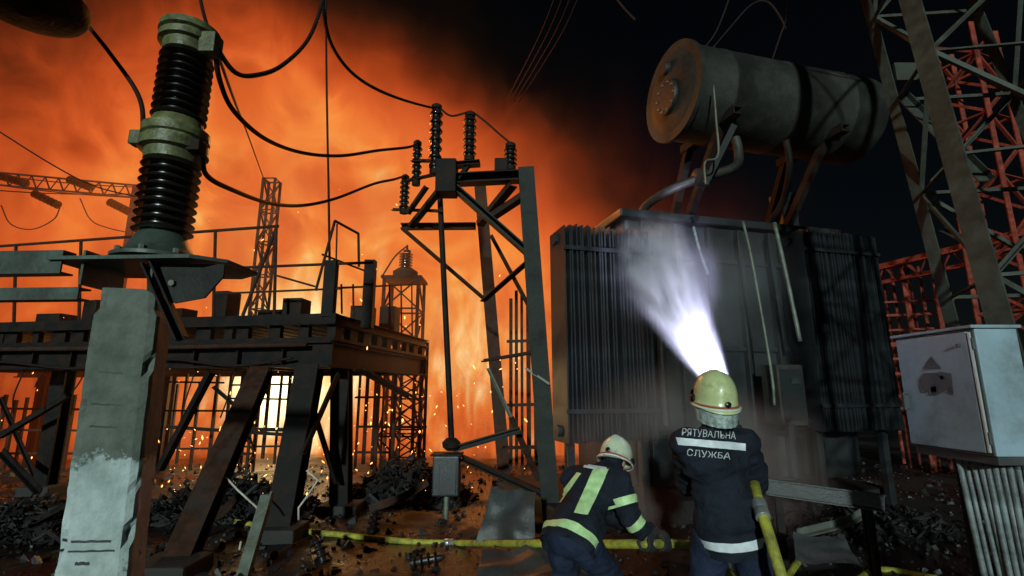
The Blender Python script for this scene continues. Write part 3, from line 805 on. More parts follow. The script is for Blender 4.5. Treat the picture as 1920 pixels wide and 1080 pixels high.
# ------------------------------------------------------------------ transformer
TO = V((2.32, 6.6, 0)); TPH = R(15)
E1 = V((math.cos(TPH), math.sin(TPH), 0)); E2 = V((-math.sin(TPH), math.cos(TPH), 0))
def tf(s, t, z): return TO + E1 * s + E2 * t + V((0, 0, z))
def transformer():
    o = thing("power_transformer", TO, "huge dark power transformer with ribbed radiators behind the firefighters", "transformer")
    p = M['paint']
    yaw = TPH
    tb, tt = .45, 4.15
    boxw("tank", tf(1.3, 1.55, (tb + tt) / 2), 3.75, 2.0, tt - tb, p, o, .06, yaw)
    boxw("tank_lid", tf(1.3, 1.55, tt + .06), 3.95, 2.2, .12, p, o, .02, yaw)
    boxw("plinth", tf(.95, 1.75, .12), 5.4, 2.6, .35, M['char'], o, .04, yaw)
    for s in (-.32, .22, .78, 1.30, 1.86):
        boxw("stiffener", tf(s, .50, (tb + tt) / 2), .09, .10, tt - tb - .1, p, o, .012, yaw)
    for z in (1.1, 2.3, 3.6):
        boxw("stiffener", tf(.75, .525, z), 2.6, .05, .07, p, o, .01, yaw)
    # radiator banks
    def bank(s0, s1, n, z0, z1, tfront, dep):
        fw = .012
        bm = bmesh.new()
        bmesh.ops.create_cube(bm, size=1.0)
        for v in bm.verts:
            v.co = V((v.co.x * .020, v.co.y * dep, v.co.z * (z1 - z0)))
        bmesh.ops.bevel(bm, geom=[e for e in bm.edges if abs(e.verts[0].co.z - e.verts[1].co.z) > .5], offset=.006, segments=2, affect='EDGES')
        bmesh.ops.rotate(bm, verts=bm.verts, cent=(0, 0, 0), matrix=Matrix.Rotation(yaw, 3, 'Z'))
        me = bpy.data.meshes.new("fin"); bm.to_mesh(me); bm.free(); me.materials.append(M['fin'])
        for i in range(n):
            s = s0 + (s1 - s0) * i / (n - 1)
            fo = link("fin", me, None, o, tf(s, tfront + dep / 2 + random.uniform(-.012, .012), (z0 + z1) / 2 + random.uniform(-.015, .015)))
            fo.rotation_euler = (random.gauss(0, .004), random.gauss(0, .0035), random.gauss(0, .05))
        for z in (z0 + .12, z1 - .12):
            beam("header_pipe", tf(s0 - .05, tfront + dep * .55, z), tf(s1 + .05, tfront + dep * .55, z), .14, .14, p, o, 'pipe')
        boxw("top_strap", tf((s0 + s1) / 2, tfront - .02, z1 - .3), s1 - s0 + .06, .015, .05, M['fin'], o, 0, yaw)
        boxw("bottom_strap", tf((s0 + s1) / 2, tfront - .02, z0 + .35), s1 - s0 + .06, .015, .05, M['fin'], o, 0, yaw)
        for s in (s0 + .1, s1 - .1):
            boxw("bank_leg", tf(s, tfront + dep * .5, z0 / 2), .1, .1, z0 + .02, p, o, .008, yaw)
    bank(-1.78, -.62, 24, 1.12, 3.72, -.18, .5)
    bank(2.05, 3.42, 26, 1.15, 4.05, .05, .5)
    # side cubicle and valves
    cbx = P(1470, 740, 6.9)
    boxw("control_cubicle", cbx, .42, .3, .78, M['pipepaint'], o, .02, yaw)
    boxw("cubicle_door", cbx + E2 * -.16, .34, .012, .66, M['paint'], o, .004, yaw)
    boxw("gauge_plate", cbx + E2 * -.172 + V((.04, 0, .18)), .14, .008, .08, M['blackprint'], o, 0, yaw)
    tube("oil_pipe", spline([P(1238, 560, 6.6), P(1240, 660, 6.55), P(1246, 752, 6.55), P(1250, 800, 6.5)]), .05, M['pipepaint'], o)
    tube("oil_pipe", spline([P(1393, 415, 6.95), P(1412, 500, 6.8), P(1445, 690, 6.75), P(1452, 760, 6.75)]), .02, M['galv'], o)
    tube("oil_pipe", spline([P(1300, 425, 6.85), P(1312, 470, 6.8), P(1328, 515, 6.8)]), .022, M['conduit'], o)
    tube("cable_conduit", spline([P(1452, 418, 7.1), P(1475, 520, 6.95), P(1500, 640, 6.9)]), .03, M['galv'], o)
    # conservator
    rr, Ls = .665, 3.25
    c0 = tf(0, 0, 5.92)
    ax = E1
    prof = [(.0, -.10), (rr * .45, -.085), (rr * .8, -.04), (rr * .93, .0), (rr, .05), (rr, .55), (rr + .008, .56), (rr + .008, .60), (rr, .61), (rr, 1.62), (rr + .008, 1.63), (rr + .008, 1.67), (rr, 1.68), (rr, 2.6), (rr + .008, 2.61), (rr + .008, 2.65), (rr, 2.66), (rr, Ls - .05), (rr * .93, Ls), (rr * .7, Ls + .05), (0, Ls + .1)]
    cons = lathe("conservator", c0, prof, M['tankpaint'], o, axis=ax, seg=48)
    lathe("end_flange", c0 + ax * -.02, [(rr * .98, 0), (rr + .045, 0), (rr + .045, .06), (rr * .98, .06)], M['tankpaint'], cons, axis=ax, seg=48)
    lathe("manhole", c0 + ax * -.13 + V((0, 0, -.1)), [(.0, 0), (.24, 0), (.25, .02), (.25, .08)], M['paint'], cons, axis=ax, seg=24)
    for k in range(10):
        t = k * math.pi / 5
        a = ax.orthogonal().normalized(); b_ = ax.cross(a)
        lathe("bolt", c0 + ax * -.15 + V((0, 0, -.1)) + a * .21 * math.cos(t) + b_ * .21 * math.sin(t), [(.018, 0), (.018, .03)], M['galv'], cons, axis=ax, seg=6, smooth=False)
    lathe("oil_gauge", c0 + ax * -.09 + V((0, 0, .36)), [(0, -.05), (.09, -.05), (.10, -.02), (.10, .04)], M['paint'], cons, axis=ax, seg=18)
    # cradle, legs and pipe below it
    for s in (.55, 2.35):
        for t in (-.35, .45):
            beam("conservator_leg", tf(s, t, 5.45), tf(s, .65 if t < 0 else 1.1, tt + .1), .11, .10, M['darksteel'], o, 'C', t=.02)
        beam("cradle", tf(s, -.62, 5.38), tf(s, .62, 5.38), .14, .12, M['darksteel'], o, 'C', t=.02)
    beam("cradle_brace", tf(.55, -.5, 5.2), tf(.1, -.4, 4.35), .09, .08, p, o, 'L', t=.015)
    tube("feed_pipe", spline([tf(.9, -.1, 5.35), tf(.9, -.15, 5.0), tf(.75, -.2, 4.76), tf(.3, -.1, 4.60), tf(-.05, .15, 4.48), tf(-.2, .55, 4.38), tf(-.2, .75, 4.2)]), .065, M['pipepaint'], o, 12)
    lathe("gas_relay", tf(.3, -.1, 4.60), [(.09, -.12), (.12, -.1), (.12, .1), (.09, .12)], M['pipepaint'], o, axis=E1, seg=14)
    tube("breather_pipe", spline([tf(.12, -.72, 5.6), tf(.1, -.74, 5.1), tf(.08, -.74, 4.6), tf(-.1, -.72, 4.5), tf(-.12, -.72, 4.2)]), .013, M['galv'], o)
    tube("feed_pipe", spline([tf(1.7, -.2, 5.3), tf(1.72, -.2, 4.9), tf(1.9, .2, 4.5), tf(1.95, .7, 4.2)]), .05, M['darksteel'], o, 12)
    boxw("relief_vent", tf(2.55, .85, 4.58), .3, .3, .75, p, o, .03, yaw)
    return o
transformer()

# ------------------------------------------------------------------ lattice tower, cabinet, conduits
def tower():
    A0, A1 = P(1790, 600, 4.60), P(1630, 0, 4.85)
    B0, B1 = P(1912, 690, 3.60), P(1716, 0, 4.05)
    C0, C1 = P(1924, 232, 4.60), P(1828, 0, 4.75)
    def ext(a, b, z): return a + (b - a) * ((z - a.z) / (b.z - a.z))
    D0 = C0 + (B0 - A0); D1 = C1 + (B1 - A1)
    legs = [(A0, A1), (B0, B1), (D0, D1), (C0, C1)]
    foot = sum((ext(a, b, 0) for a, b in legs), V()) / 4
    o = thing("lattice_tower", foot, "tall grey steel lattice tower leaning into the right edge above the cabinet", "tower")
    H = 8.2
    widths = (.11, .165, .13, .09)
    for (a, b), w_ in zip(legs, widths):
        beam("leg", ext(a, b, -.1), ext(a, b, H), w_, w_, M['towersteel'], o, 'L', t=.018, up=V((.3, -1, 0)))
    zs = [.5, 1.5, 2.55, 3.6, 4.65, 5.7, 6.8, 8.0]
    for k in range(len(zs) - 1):
        for i in range(4):
            a, b = legs[i], legs[(i + 1) % 4]
            p0, p1 = ext(*a, zs[k]), ext(*b, zs[k + 1])
            q0, q1 = ext(*b, zs[k]), ext(*a, zs[k + 1])
            if (k + i) % 2: beam("brace", p0, p1, .04, .035, M['towersteel'], o, 'L', t=.01)
            else: beam("brace", q0, q1, .04, .035, M['towersteel'], o, 'L', t=.01)
            beam("strut", ext(*a, zs[k]), ext(*b, zs[k]), .036, .032, M['towersteel'], o, 'L', t=.01)
    beam("brace", P(1690, 175, 4.7), P(1850, 335, 4.0), .11, .06, M['towersteel'], o, 'L', t=.012)
    beam("brace", P(1765, 430, 4.65), P(1860, 470, 3.9), .05, .04, M['towersteel'], o, 'L', t=.01)
    boxw("junction_plate", P(1700, 135, 4.72), .25, .03, .2, M['towersteel'], o)
    return o
tower()

def cabinet():
    x0 = 2.84
    f_t = X(1826, 616, x0); b_t = X(1681, 634, x0)
    y0, y1 = f_t.y, b_t.y
    zt = f_t.z; zb = X(1884, 858, x0 + .06).z
    zb = CAM.z + ray(1880, 858).z / ray(1880, 858).x * x0
    dx = .26
    c = V((x0 + dx / 2, (y0 + y1) / 2, (zt + zb) / 2))
    o = thing("control_cabinet", V((c.x, c.y, zb)), "pale blue-grey metal control cabinet with a worn warning triangle on its door", "cabinet")
    boxw("shell", c, dx, y1 - y0, zt - zb, M['box'], o, .006)
    boxw("roof", c + V((-.01, 0, (zt - zb) / 2 + .012)), dx + .05, y1 - y0 + .04, .02, M['box'], o, .004)
    boxw("base_frame", c + V((0, 0, -(zt - zb) / 2 - .025)), dx - .03, y1 - y0 - .03, .05, M['boxdark'], o)
    dr = boxw("door", V((x0 - .012, c.y + .012, c.z)), .022, y1 - y0 - .055, zt - zb - .03, M['box'], o, .006)
    boxw("gasket", V((x0 - .004, c.y, c.z)), .012, y1 - y0 - .012, zt - zb - .01, M['boxdark'], o)
    for k in (.28, -.28):
        lathe("hinge", V((x0 - .012, y0 + .012, c.z + k - .03)), [(.009, 0), (.009, .07)], M['boxdark'], o, seg=8)
    beam("door_edge_strip", V((x0 - .018, y0 + .022, zb + .02)), V((x0 - .018, y0 + .022, zt - .02)), .012, .012, M['chrome'], o)
    # worn triangle and burnt blotch on the door
    xs = x0 - .0255
    def yz(px, py):
        q = X(px, py, xs); return V((xs, q.y, q.z))
    def plate(nm, pts, m):
        ps = [yz(*q) for q in pts]; k = len(ps)
        vs = ps + [q - V((.003, 0, 0)) for q in ps]
        mk(nm, vs, [tuple(range(k)), tuple(range(k, 2 * k))] + [(i, (i + 1) % k, k + (i + 1) % k, k + i) for i in range(k)], m, dr, origin=ps[0])
    plate("warning_triangle", [(1746, 668), (1765, 691), (1732, 692)], M['boxdark'])
    plate("torn_sticker", [(1727, 706), (1733, 700), (1752, 699), (1764, 697), (1783, 700), (1786, 722), (1788, 740), (1782, 738), (1777, 730), (1768, 734), (1757, 741), (1744, 741), (1738, 733), (1731, 737), (1728, 726), (1724, 716)], M['boxdark'])
    plate("sticker_remnant", [(1762, 705), (1770, 704), (1770, 711), (1763, 712)], M['chrome'])
    plate("sticker_remnant", [(1745, 726), (1756, 724), (1757, 735), (1747, 736)], M['cap'])
    lathe("door_lock", yz(1797, 648), [(.012, 0), (.012, .012), (.006, .016)], M['boxdark'], dr, axis=V((-1, 0, 0)), seg=10)
    hp_ = yz(1703, 752)
    beam("handle", hp_ + V((-.03, 0, .06)), hp_ + V((-.03, 0, -.06)), .016, .02, M['boxdark'], dr)
    for k in (.05, -.05): lathe("handle_stud", hp_ + V((0, 0, k)), [(.008, 0), (.008, .03)], M['boxdark'], dr, axis=V((-1, 0, 0)), seg=8)
    # legs that carry the cabinet
    for yy in (y0 + .05, y1 - .05):
        beam("leg", V((x0 + dx - .02, yy, -.1)), V((x0 + dx - .02, yy, zb - .05)), .05, .05, M['towersteel'], o, 'L', t=.01)
    return x0, y0, y1, zb, dx
CX, CY0, CY1, CZB, CDX = cabinet()
n_c = 11
for i in range(n_c):
    u_ = i / (n_c - 1)
    top = V((CX + .05 + .18 * u_, CY0 + .33 - .30 * u_, CZB - .052))
    bot = V((CX + .10 + .14 * u_ + random.uniform(-.015, .015), CY0 + .30 - .27 * u_ + random.uniform(-.02, .02), -.06))
    mid_ = top.lerp(bot, .5) + V((random.uniform(-.012, .012), random.uniform(-.012, .012), 0))
    where = ["leftmost", "second", "third", "fourth", "fifth", "sixth", "seventh", "eighth", "ninth", "tenth", "rightmost"][i]
    o = thing("cable_conduit", bot, "%s of the row of grey conduits running down from the cabinet" % (where if where.endswith("most") else where + " from the left"), "conduit", "conduits under the cabinet")
    tube("pipe", spline([top, mid_, bot], 5), random.choice((.013, .015, .017)), M['conduit'], o, 10)
    lathe("gland", top + V((0, 0, -.03)), [(.018, 0), (.018, .03), (.014, .034)], M['boxdark'], o, seg=8)

# ------------------------------------------------------------------ far steelwork on the right
c = V((9.0, 9.0, 0))
lattice("lattice_mast", c, .75, P(1788, 75, 9.0).z, "red-lit lattice mast far behind the grey tower at the right edge", "mast", M['firelitsteel'], .62, .09, .05, yaw=R(20))
def portal():
    Y = 11.5
    b0 = P(1600, 512, Y + .8); b1 = P(1790, 466, Y - 1.2)
    o = thing("steel_portal", V(((b0.x + b1.x) / 2, Y, 0)), "red-lit steel portal with cross members behind the cabinet", "portal")
    r_ = M['firelitsteel']
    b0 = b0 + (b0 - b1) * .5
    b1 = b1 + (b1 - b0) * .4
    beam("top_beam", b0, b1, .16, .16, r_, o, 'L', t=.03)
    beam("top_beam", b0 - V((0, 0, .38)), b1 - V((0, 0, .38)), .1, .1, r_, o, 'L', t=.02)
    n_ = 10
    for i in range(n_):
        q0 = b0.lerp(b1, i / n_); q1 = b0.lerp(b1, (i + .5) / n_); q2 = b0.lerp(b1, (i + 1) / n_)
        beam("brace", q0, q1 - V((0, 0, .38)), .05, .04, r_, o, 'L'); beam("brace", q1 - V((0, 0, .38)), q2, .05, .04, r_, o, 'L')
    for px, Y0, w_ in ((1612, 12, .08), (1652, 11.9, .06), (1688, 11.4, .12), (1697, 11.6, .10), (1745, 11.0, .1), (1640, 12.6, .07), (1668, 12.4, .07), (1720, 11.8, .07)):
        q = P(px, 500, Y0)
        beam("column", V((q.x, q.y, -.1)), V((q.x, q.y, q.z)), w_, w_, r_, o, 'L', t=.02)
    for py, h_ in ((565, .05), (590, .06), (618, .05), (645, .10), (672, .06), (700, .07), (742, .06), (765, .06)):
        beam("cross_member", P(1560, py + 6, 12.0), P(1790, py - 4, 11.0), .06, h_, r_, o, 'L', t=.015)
portal()

# overhead busbar strings at the far left, in front of the glow
def far_bus():
    Y = 12.6
    for k, (y0, y1) in enumerate(((320, 352), (338, 372), (352, 360))):
        p0, p1 = P(-60, y0, Y), P(330, y1, Y + .5)
        tag(tube("overhead_wire", sag(p0, p1, .12), .016, M['wire']), ["top", "middle", "lowest"][k] + " of the thin overhead wires at the far left before the glow", "wire", "overhead wires at the far left")
    for k, (x0, y0, x1, y1, lab) in enumerate(((0, 330, 52, 345, "sagging insulator string leftmost in front of the orange glow"), (62, 362, 112, 386, "drooping insulator string left of the middle of the far overhead wires"), (128, 336, 172, 352, "upper insulator string between the far overhead wires and railing"), (204, 378, 244, 398, "insulator string just left of the tall brown insulator, far behind"))):
        a, b = P(x0, y0, Y), P(x1, y1, Y)
        o = thing("insulator_string", a, lab, "insulator", "far insulator strings")
        ax = (b - a); L = ax.length; ax.normalize()
        beam("rod", a, b, .03, .03, M['wire'], o, 'pipe')
        for i in range(7):
            lathe("disc", a + ax * (L * (i + .5) / 7), [(.02, -.025), (.11, -.008), (.11, .004), (.02, .02)], M['porcelain'], o, axis=ax, seg=12)
    for pts, lab in (([(2, 385), (20, 420), (60, 430), (100, 412), (112, 390)], "hanging jumper loop at the far left before the glow"), ([(150, 372), (170, 412), (205, 428), (262, 440)], "slack jumper wire drooping towards the railing at the far left")):
        tag(tube("jumper_wire", spline([P(a, b, Y) for a, b in pts], 6), .014, M['wire']), lab, "wire")
far_bus()

# ------------------------------------------------------------------ wires
def wire(pts, r, label, group=None, n=8):
    return tag(tube("overhead_wire", spline(pts, n), r, M['wire']), label, "wire", group)
HOOK = P(607, -60, 4.2)
wire([TERM, P(440, 135, 2.95), P(480, 141, 3.1), P(530, 122, 3.4), P(580, 70, 3.8), P(606, -5, 4.1), HOOK], .016, "thick slack cable looping from the tall insulator's cap up out of frame")
wire([HOOK, P(607, 20, 4.3), P(625, 90, 4.7), P(670, 145, 5.1), P(740, 182, 5.6), P(815, 203, YF), T1], .018, "sagging cable from the top of the picture to the switch frame's highest insulator")
wire([T1, P(845, 217, YF - .05), T2, P(905, 224, YF - .03), P(935, 250, YF), T3], .016, "jumper cable joining the three insulators on top of the switch frame")
wire([TERM, P(412, 150, 2.95), P(440, 210, 3.2), P(500, 262, 3.7), P(570, 287, 4.4), P(640, 292, 5.0), P(710, 282, 5.6), P(770, 275, 6.3), T4], .017, "middle sagging cable from the tall insulator to the switch frame")
wire([LUG + V((.38, 0, 0)), P(385, 325, 3.0), P(440, 358, 3.4), P(510, 382, 4.2), P(570, 385, 5.0), P(630, 372, 5.6), P(700, 345, 6.2), P(740, 336, 6.5), T5], .017, "lowest sagging cable from the middle cap to the switch frame's left tip")
wire([P(372, -20, 3.2), P(383, 30, 3.1), P(402, 85, 2.9), TERM], .012, "short thin wire dropping from above onto the tall insulator's top cap")
wire([P(150, 30, 3.2), P(210, 105, 3.0), P(262, 185, 2.9), LUG], .014, "slanting wire from the hanging equipment to the insulator's middle cap")
wire([P(611, -30, 8.0), P(612, 120, 8.0), P(614, 250, 7.8), P(616, 345, 7.5), P(618, 490, 7.1)], .018, "straight vertical wire hanging in the middle of the fire glow")
wire([TERM, P(440, 190, 4.0), P(460, 240, 6.5), P(480, 295, 9.0), P(498, 345, 11.3)], .012, "thin wire running back from the tall insulator to the slim mast in the flames")
wire([P(-20, 235, 9), P(100, 310, 9.5), P(180, 350, 10), P(270, 372, 10.5)], .014, "thin wire falling from the left edge towards the tall insulator, far behind")
for i in range(4):
    wire([P(1046 + i * 15, -20, 9 + i * .3), P(1010 + i * 13, 70, 10 + i * .3), P(948 + i * 8, 192, 12 + i * .3)], .015, ["leftmost", "second from the left", "third from the left", "rightmost"][i] + " of the four dim parallel wires in the dark sky", "bundle of wires in the dark sky")
for k, (pts, lab) in enumerate((([(1318, 95), (1345, 55), (1370, -10)], "dim wire rising from the left of the big oil drum"), ([(1335, 92), (1375, 45), (1410, 8), (1440, 4), (1462, 30), (1474, 55)], "dim looped wire arching above the big oil drum"), ([(1448, 112), (1462, 70), (1474, 35), (1480, -10)], "dim reddish wire rising from the middle of the big oil drum"), ([(1150, -10), (1170, 15), (1192, 38)], "short dim wire at the top edge left of the oil drum"))):
    wire([P(a, b, 6.6) for a, b in pts], .014, lab)

# ------------------------------------------------------------------ firefighters
def ico(c, rad, rot=None, sub=3):
    bm = bmesh.new(); bmesh.ops.create_icosphere(bm, subdivisions=sub, radius=1.0)
    rad = V(rad) if not isinstance(rad, (int, float)) else V((rad, rad, rad))
    out = [V((v.co.x * rad.x, v.co.y * rad.y, v.co.z * rad.z)) for v in bm.verts]
    if rot is not None: out = [rot @ v for v in out]
    fs = [tuple(v.index for v in f.verts) for f in bm.faces]
    bm.free()
    return [v + V(c) for v in out], fs
def capsule(a, b, ra, rb, seg=16):
    a, b = V(a), V(b); ax = (b - a); L = ax.length; ax.normalize()
    prof = []
    for i in range(6):
        t = math.pi / 2 * (i / 5); prof.append((max(1e-4, ra * math.sin(t)), -ra * math.cos(t)))
    for i in range(6):
        t = math.pi / 2 * (i / 5); prof.append((max(1e-4, rb * math.cos(t)), L + rb * math.sin(t)))
    return lathe_data(prof, seg, a, ax)
def blend(name, shapes, mat, parent, voxel=.013, smooth_it=6, wrinkle=0.0, wscale=9.0, cut=None):
    vs, fs = [], []
    for v, f in shapes:
        i0 = len(vs); vs += v; fs += [tuple(i + i0 for i in q) for q in f]
    me = bpy.data.meshes.new("tmp"); me.from_pydata([tuple(v) for v in vs], [], fs)
    ob = bpy.data.objects.new("tmp", me); COL.objects.link(ob)
    m = ob.modifiers.new("r", 'REMESH'); m.mode = 'VOXEL'; m.voxel_size = voxel; m.use_smooth_shade = True
    if smooth_it:
        s = ob.modifiers.new("s", 'SMOOTH'); s.factor = .5; s.iterations = smooth_it
    bpy.context.view_layer.update()
    dg = bpy.context.evaluated_depsgraph_get()
    new = bpy.data.meshes.new_from_object(ob.evaluated_get(dg))
    bpy.data.objects.remove(ob)
    new.name = name
    if wrinkle:
        nr = [V(v.normal) for v in new.vertices]
        for v, nn in zip(new.vertices, nr):
            p = V(v.co)
            f = noise.noise(V((p.x * wscale * .6, p.y * wscale * .6, p.z * wscale * 1.7)))
            f += .55 * (1 - 2 * abs(noise.noise(V((p.x * wscale * .9 + p.z * 6, p.y * wscale * .9, p.z * wscale * 2.1 - p.x * 7))))) + .3 * noise.noise(p * wscale * 2.9)
            v.co = p + nn * (f * wrinkle)
    if cut:
        bm = bmesh.new(); bm.from_mesh(new)
        for co, no in cut:
            bmesh.ops.bisect_plane(bm, geom=bm.verts[:] + bm.edges[:] + bm.faces[:], plane_co=co, plane_no=no, clear_outer=True)
        bm.to_mesh(new); bm.free()
    new.polygons.foreach_set("use_smooth", [True] * len(new.polygons))
    o0 = wloc(parent)
    new.transform(Matrix.Translation(-o0))
    new.materials.clear()
    return link(name, new, mat, parent, o0)
def bvh_of(o):
    o0 = wloc(o)
    return BVHTree.FromPolygons([V(v.co) + o0 for v in o.data.vertices], [tuple(p.vertices) for p in o.data.polygons])
def decal(name, bvh, uvfun, nu, nv, mat, parent, off=.004, thick=True):
    """grid of pixel positions thrown onto the garment; the tape follows its folds"""
    top = []
    for j in range(nv + 1):
        for i in range(nu + 1):
            px, py = uvfun(i / nu, j / nv)
            d = ray(px, py).normalized()
            h, nn, _, _ = bvh.ray_cast(CAM, d)
            if h is None: top.append(None)
            else: top.append(h + nn * off)
    good = [t for t in top if t is not None]
    if not good: return None
    vs, idx = [], {}
    for k, t in enumerate(top):
        if t is not None: idx[k] = len(vs); vs.append(t)
    fs = []
    for j in range(nv):
        for i in range(nu):
            q = [j * (nu + 1) + i, j * (nu + 1) + i + 1, (j + 1) * (nu + 1) + i + 1, (j + 1) * (nu + 1) + i]
            if all(k in idx for k in q):
                if max((vs[idx[a]] - vs[idx[b]]).length for a in q for b in q) < .12: fs.append(tuple(idx[k] for k in q))
    return mk(name, vs, fs, mat, parent, smooth=True)
def quad(a, b, c, d):
    return lambda u, v: ((a[0] * (1 - u) + b[0] * u) * (1 - v) + (d[0] * (1 - u) + c[0] * u) * v, (a[1] * (1 - u) + b[1] * u) * (1 - v) + (d[1] * (1 - u) + c[1] * u) * v)
def ring_band(name, bvh, centre, axis, z0, z1, mat, parent, rad=.6, off=.004, n=56, m=3, ref=None):
    axis = V(axis).normalized(); a = axis.orthogonal().normalized(); b = axis.cross(a)
    vs, ok = [], []
    for j in range(m + 1):
        for i in range(n):
            t = 2 * math.pi * i / n
            dirv = a * math.cos(t) + b * math.sin(t)
            c = V(centre) + axis * (z0 + (z1 - z0) * j / m)
            h, nn, _, dist = bvh.ray_cast(c + dirv * rad, -dirv)
            ok.append(h is not None); vs.append(h + dirv * off if h is not None else c)
    fs = []
    for j in range(m):
        for i in range(n):
            q = (j * n + i, j * n + (i + 1) % n, (j + 1) * n + (i + 1) % n, (j + 1) * n + i)
            if all(ok[k] for k in q) and max((vs[q[0]] - vs[q[1]]).length, (vs[q[0]] - vs[q[3]]).length) < .1: fs.append(q)
    return mk(name, vs, fs, mat, parent, smooth=True)
def helmet(parent, c, rot, mat, flap, scale=1.0, trim=True):
    """c: head centre; rot: 3x3 matrix, head's own +Y is where the face looks"""
    s = scale
    T = lambda p: V(c) + rot @ (V(p) * s)
    vs, fs = [], []
    nu, nv = 36, 12
    for j in range(nv + 1):
        el = math.pi / 2 * (1 - j / nv)
        for i in range(nu):
            az = 2 * math.pi * i / nu
            x = .122 * math.cos(el) ** .8 * math.cos(az); y = .150 * math.cos(el) ** .8 * math.sin(az); z = .155 * math.sin(el) + .01
            ridge = math.exp(-(x / .022) ** 2) * .014 * math.cos(el * .6)
            vs.append(T((x, y, z + ridge)))
    for j in range(nv):
        for i in range(nu): fs.append((j * nu + i, j * nu + (i + 1) % nu, (j + 1) * nu + (i + 1) % nu, (j + 1) * nu + i))
    # skirt deeper at the back, brim
    base = len(vs) - nu
    for k, (grow, drop) in enumerate(((1.0, -.045), (1.10, -.062), (1.12, -.072), (.98, -.07))):
        for i in range(nu):
            az = 2 * math.pi * i / nu
            back = max(0, -math.sin(az)) ; front = max(0, math.sin(az))
            x, y = .122 * grow * math.cos(az), .150 * grow * math.sin(az)
            if k in (1, 2): y += front * .03
            vs.append(T((x, y, drop * (.6 + .6 * back - .25 * front) + .01)))
        i0 = base + k * nu
        for i in range(nu): fs.append((i0 + i, i0 + (i + 1) % nu, i0 + nu + (i + 1) % nu, i0 + nu + i))
    sh = mk("helmet", vs, fs, mat, parent, smooth=True)
    edge_split(sh.data, 50)
    if trim:
        pts = [T((.129 * math.cos(a), .157 * math.sin(a), -.028 + .012 * math.sin(a))) for a in [2 * math.pi * i / 40 for i in range(41)]]
        tube("trim_band", pts, .006, M['red'], sh, 6)
        pts = [T((.135 * math.cos(a), .163 * math.sin(a), -.042 + .014 * math.sin(a))) for a in [2 * math.pi * i / 40 for i in range(41)]]
        tube("rim_strip", pts, .005, M['tape_w'], sh, 6)
    for sx in (-1, 1):
        lathe("visor_pivot", T((sx * .122, .03, -.005)), [(.024, -.01), (.026, .012), (.014, .02)], M['visor'], sh, axis=rot @ V((sx, 0, 0)), seg=12)
    # visor raised over the brow
    vs, fs = [], []
    for j in range(6):
        for i in range(15):
            az = R(25) + R(130) * i / 14
            el = R(-18) + R(34) * j / 5
            vs.append(T((.137 * math.cos(el) * math.cos(az), .170 * math.cos(el) * math.sin(az), .16 * math.sin(el) - .005)))
    for j in range(5):
        for i in range(14): fs.append((j * 15 + i, j * 15 + i + 1, (j + 1) * 15 + i + 1, (j + 1) * 15 + i))
    mk("visor", vs, fs, M['visor'], sh, smooth=True)
    lathe("rear_knob", T((0, -.158, -.02)), [(.016, -.005), (.018, .012), (.01, .018)], M['visor'], sh, axis=rot @ V((0, -1, 0)), seg=10)
    if flap:
        vs, fs = [], []
        n_ = 33
        for j in range(8):
            for i in range(n_):
                az = R(180) + R(180) * i / (n_ - 1)
                pleat = 1 + .035 * math.sin(i * 1.75) * (j / 7)
                k = (1 - .10 * j / 7) * pleat
                vs.append(T((.128 * k * math.cos(az), .150 * k * math.sin(az), -.045 - .115 * (j / 7) * (.75 + .25 * abs(math.sin(az))))))
        for j in range(7):
            for i in range(n_ - 1): fs.append((j * n_ + i, j * n_ + i + 1, (j + 1) * n_ + i + 1, (j + 1) * n_ + i))
        fl = mk("neck_flap", vs, fs, M['flap'], sh, smooth=True)
    return sh
def head_shapes(c, rot):
    T = lambda p: V(c) + rot @ V(p)
    out = [ico(T((0, -.005, .03)), (.078, .098, .105), rot), ico(T((0, .035, -.05)), (.058, .062, .07), rot), ico(T((0, .095, -.02)), (.014, .022, .028), rot, 2), ico(T((0, .085, -.068)), (.03, .018, .014), rot, 2), ico(T((0, .07, -.11)), (.03, .025, .022), rot, 2)]
    for sx in (-1, 1):
        out.append(ico(T((sx * .080, -.005, -.01)), (.012, .022, .034), rot, 2)); out.append(ico(T((sx * .032, .083, .018)), (.018, .012, .011), rot, 2))
    return out
def glove(parent, wrist, centre, grip_dir, palm_out, bar_r, thumb_side):
    """hand closed round a bar: centre on the bar's axis, grip_dir along the bar, palm_out from bar to palm"""
    g = V(grip_dir).normalized(); p = V(palm_out); p = (p - g * p.dot(g)).normalized(); q = g.cross(p)
    pc = V(centre) + p * (bar_r + .022)
    sh = [capsule(wrist, pc, .034, .036), capsule(pc - g * .03, pc + g * .03, .027, .027)]
    for k, (off, L) in enumerate(((-.036, .85), (-.012, 1.0), (.013, .95), (.036, .78))):
        r_ = bar_r + .012
        prev = pc + g * off + q * .018
        for a in (50, 105, 165 * L, 215 * L):
            t = R(a)
            nxt = V(centre) + g * off + p * (r_ * math.cos(t)) + q * (r_ * math.sin(t))
            sh.append(capsule(prev, nxt, .0115, .0105, 10)); prev = nxt
    b0 = pc - g * .03 * thumb_side - q * .02
    b1 = V(centre) - q * (bar_r + .014) - g * .045 * thumb_side
    b2 = V(centre) - q * (bar_r * .4 + .01) - p * (bar_r + .012) - g * .03 * thumb_side
    sh += [capsule(b0, b1, .015, .013, 10), capsule(b1, b2, .013, .011, 10)]
    return blend("glove", sh, M['glove'], parent, .0055, 2)
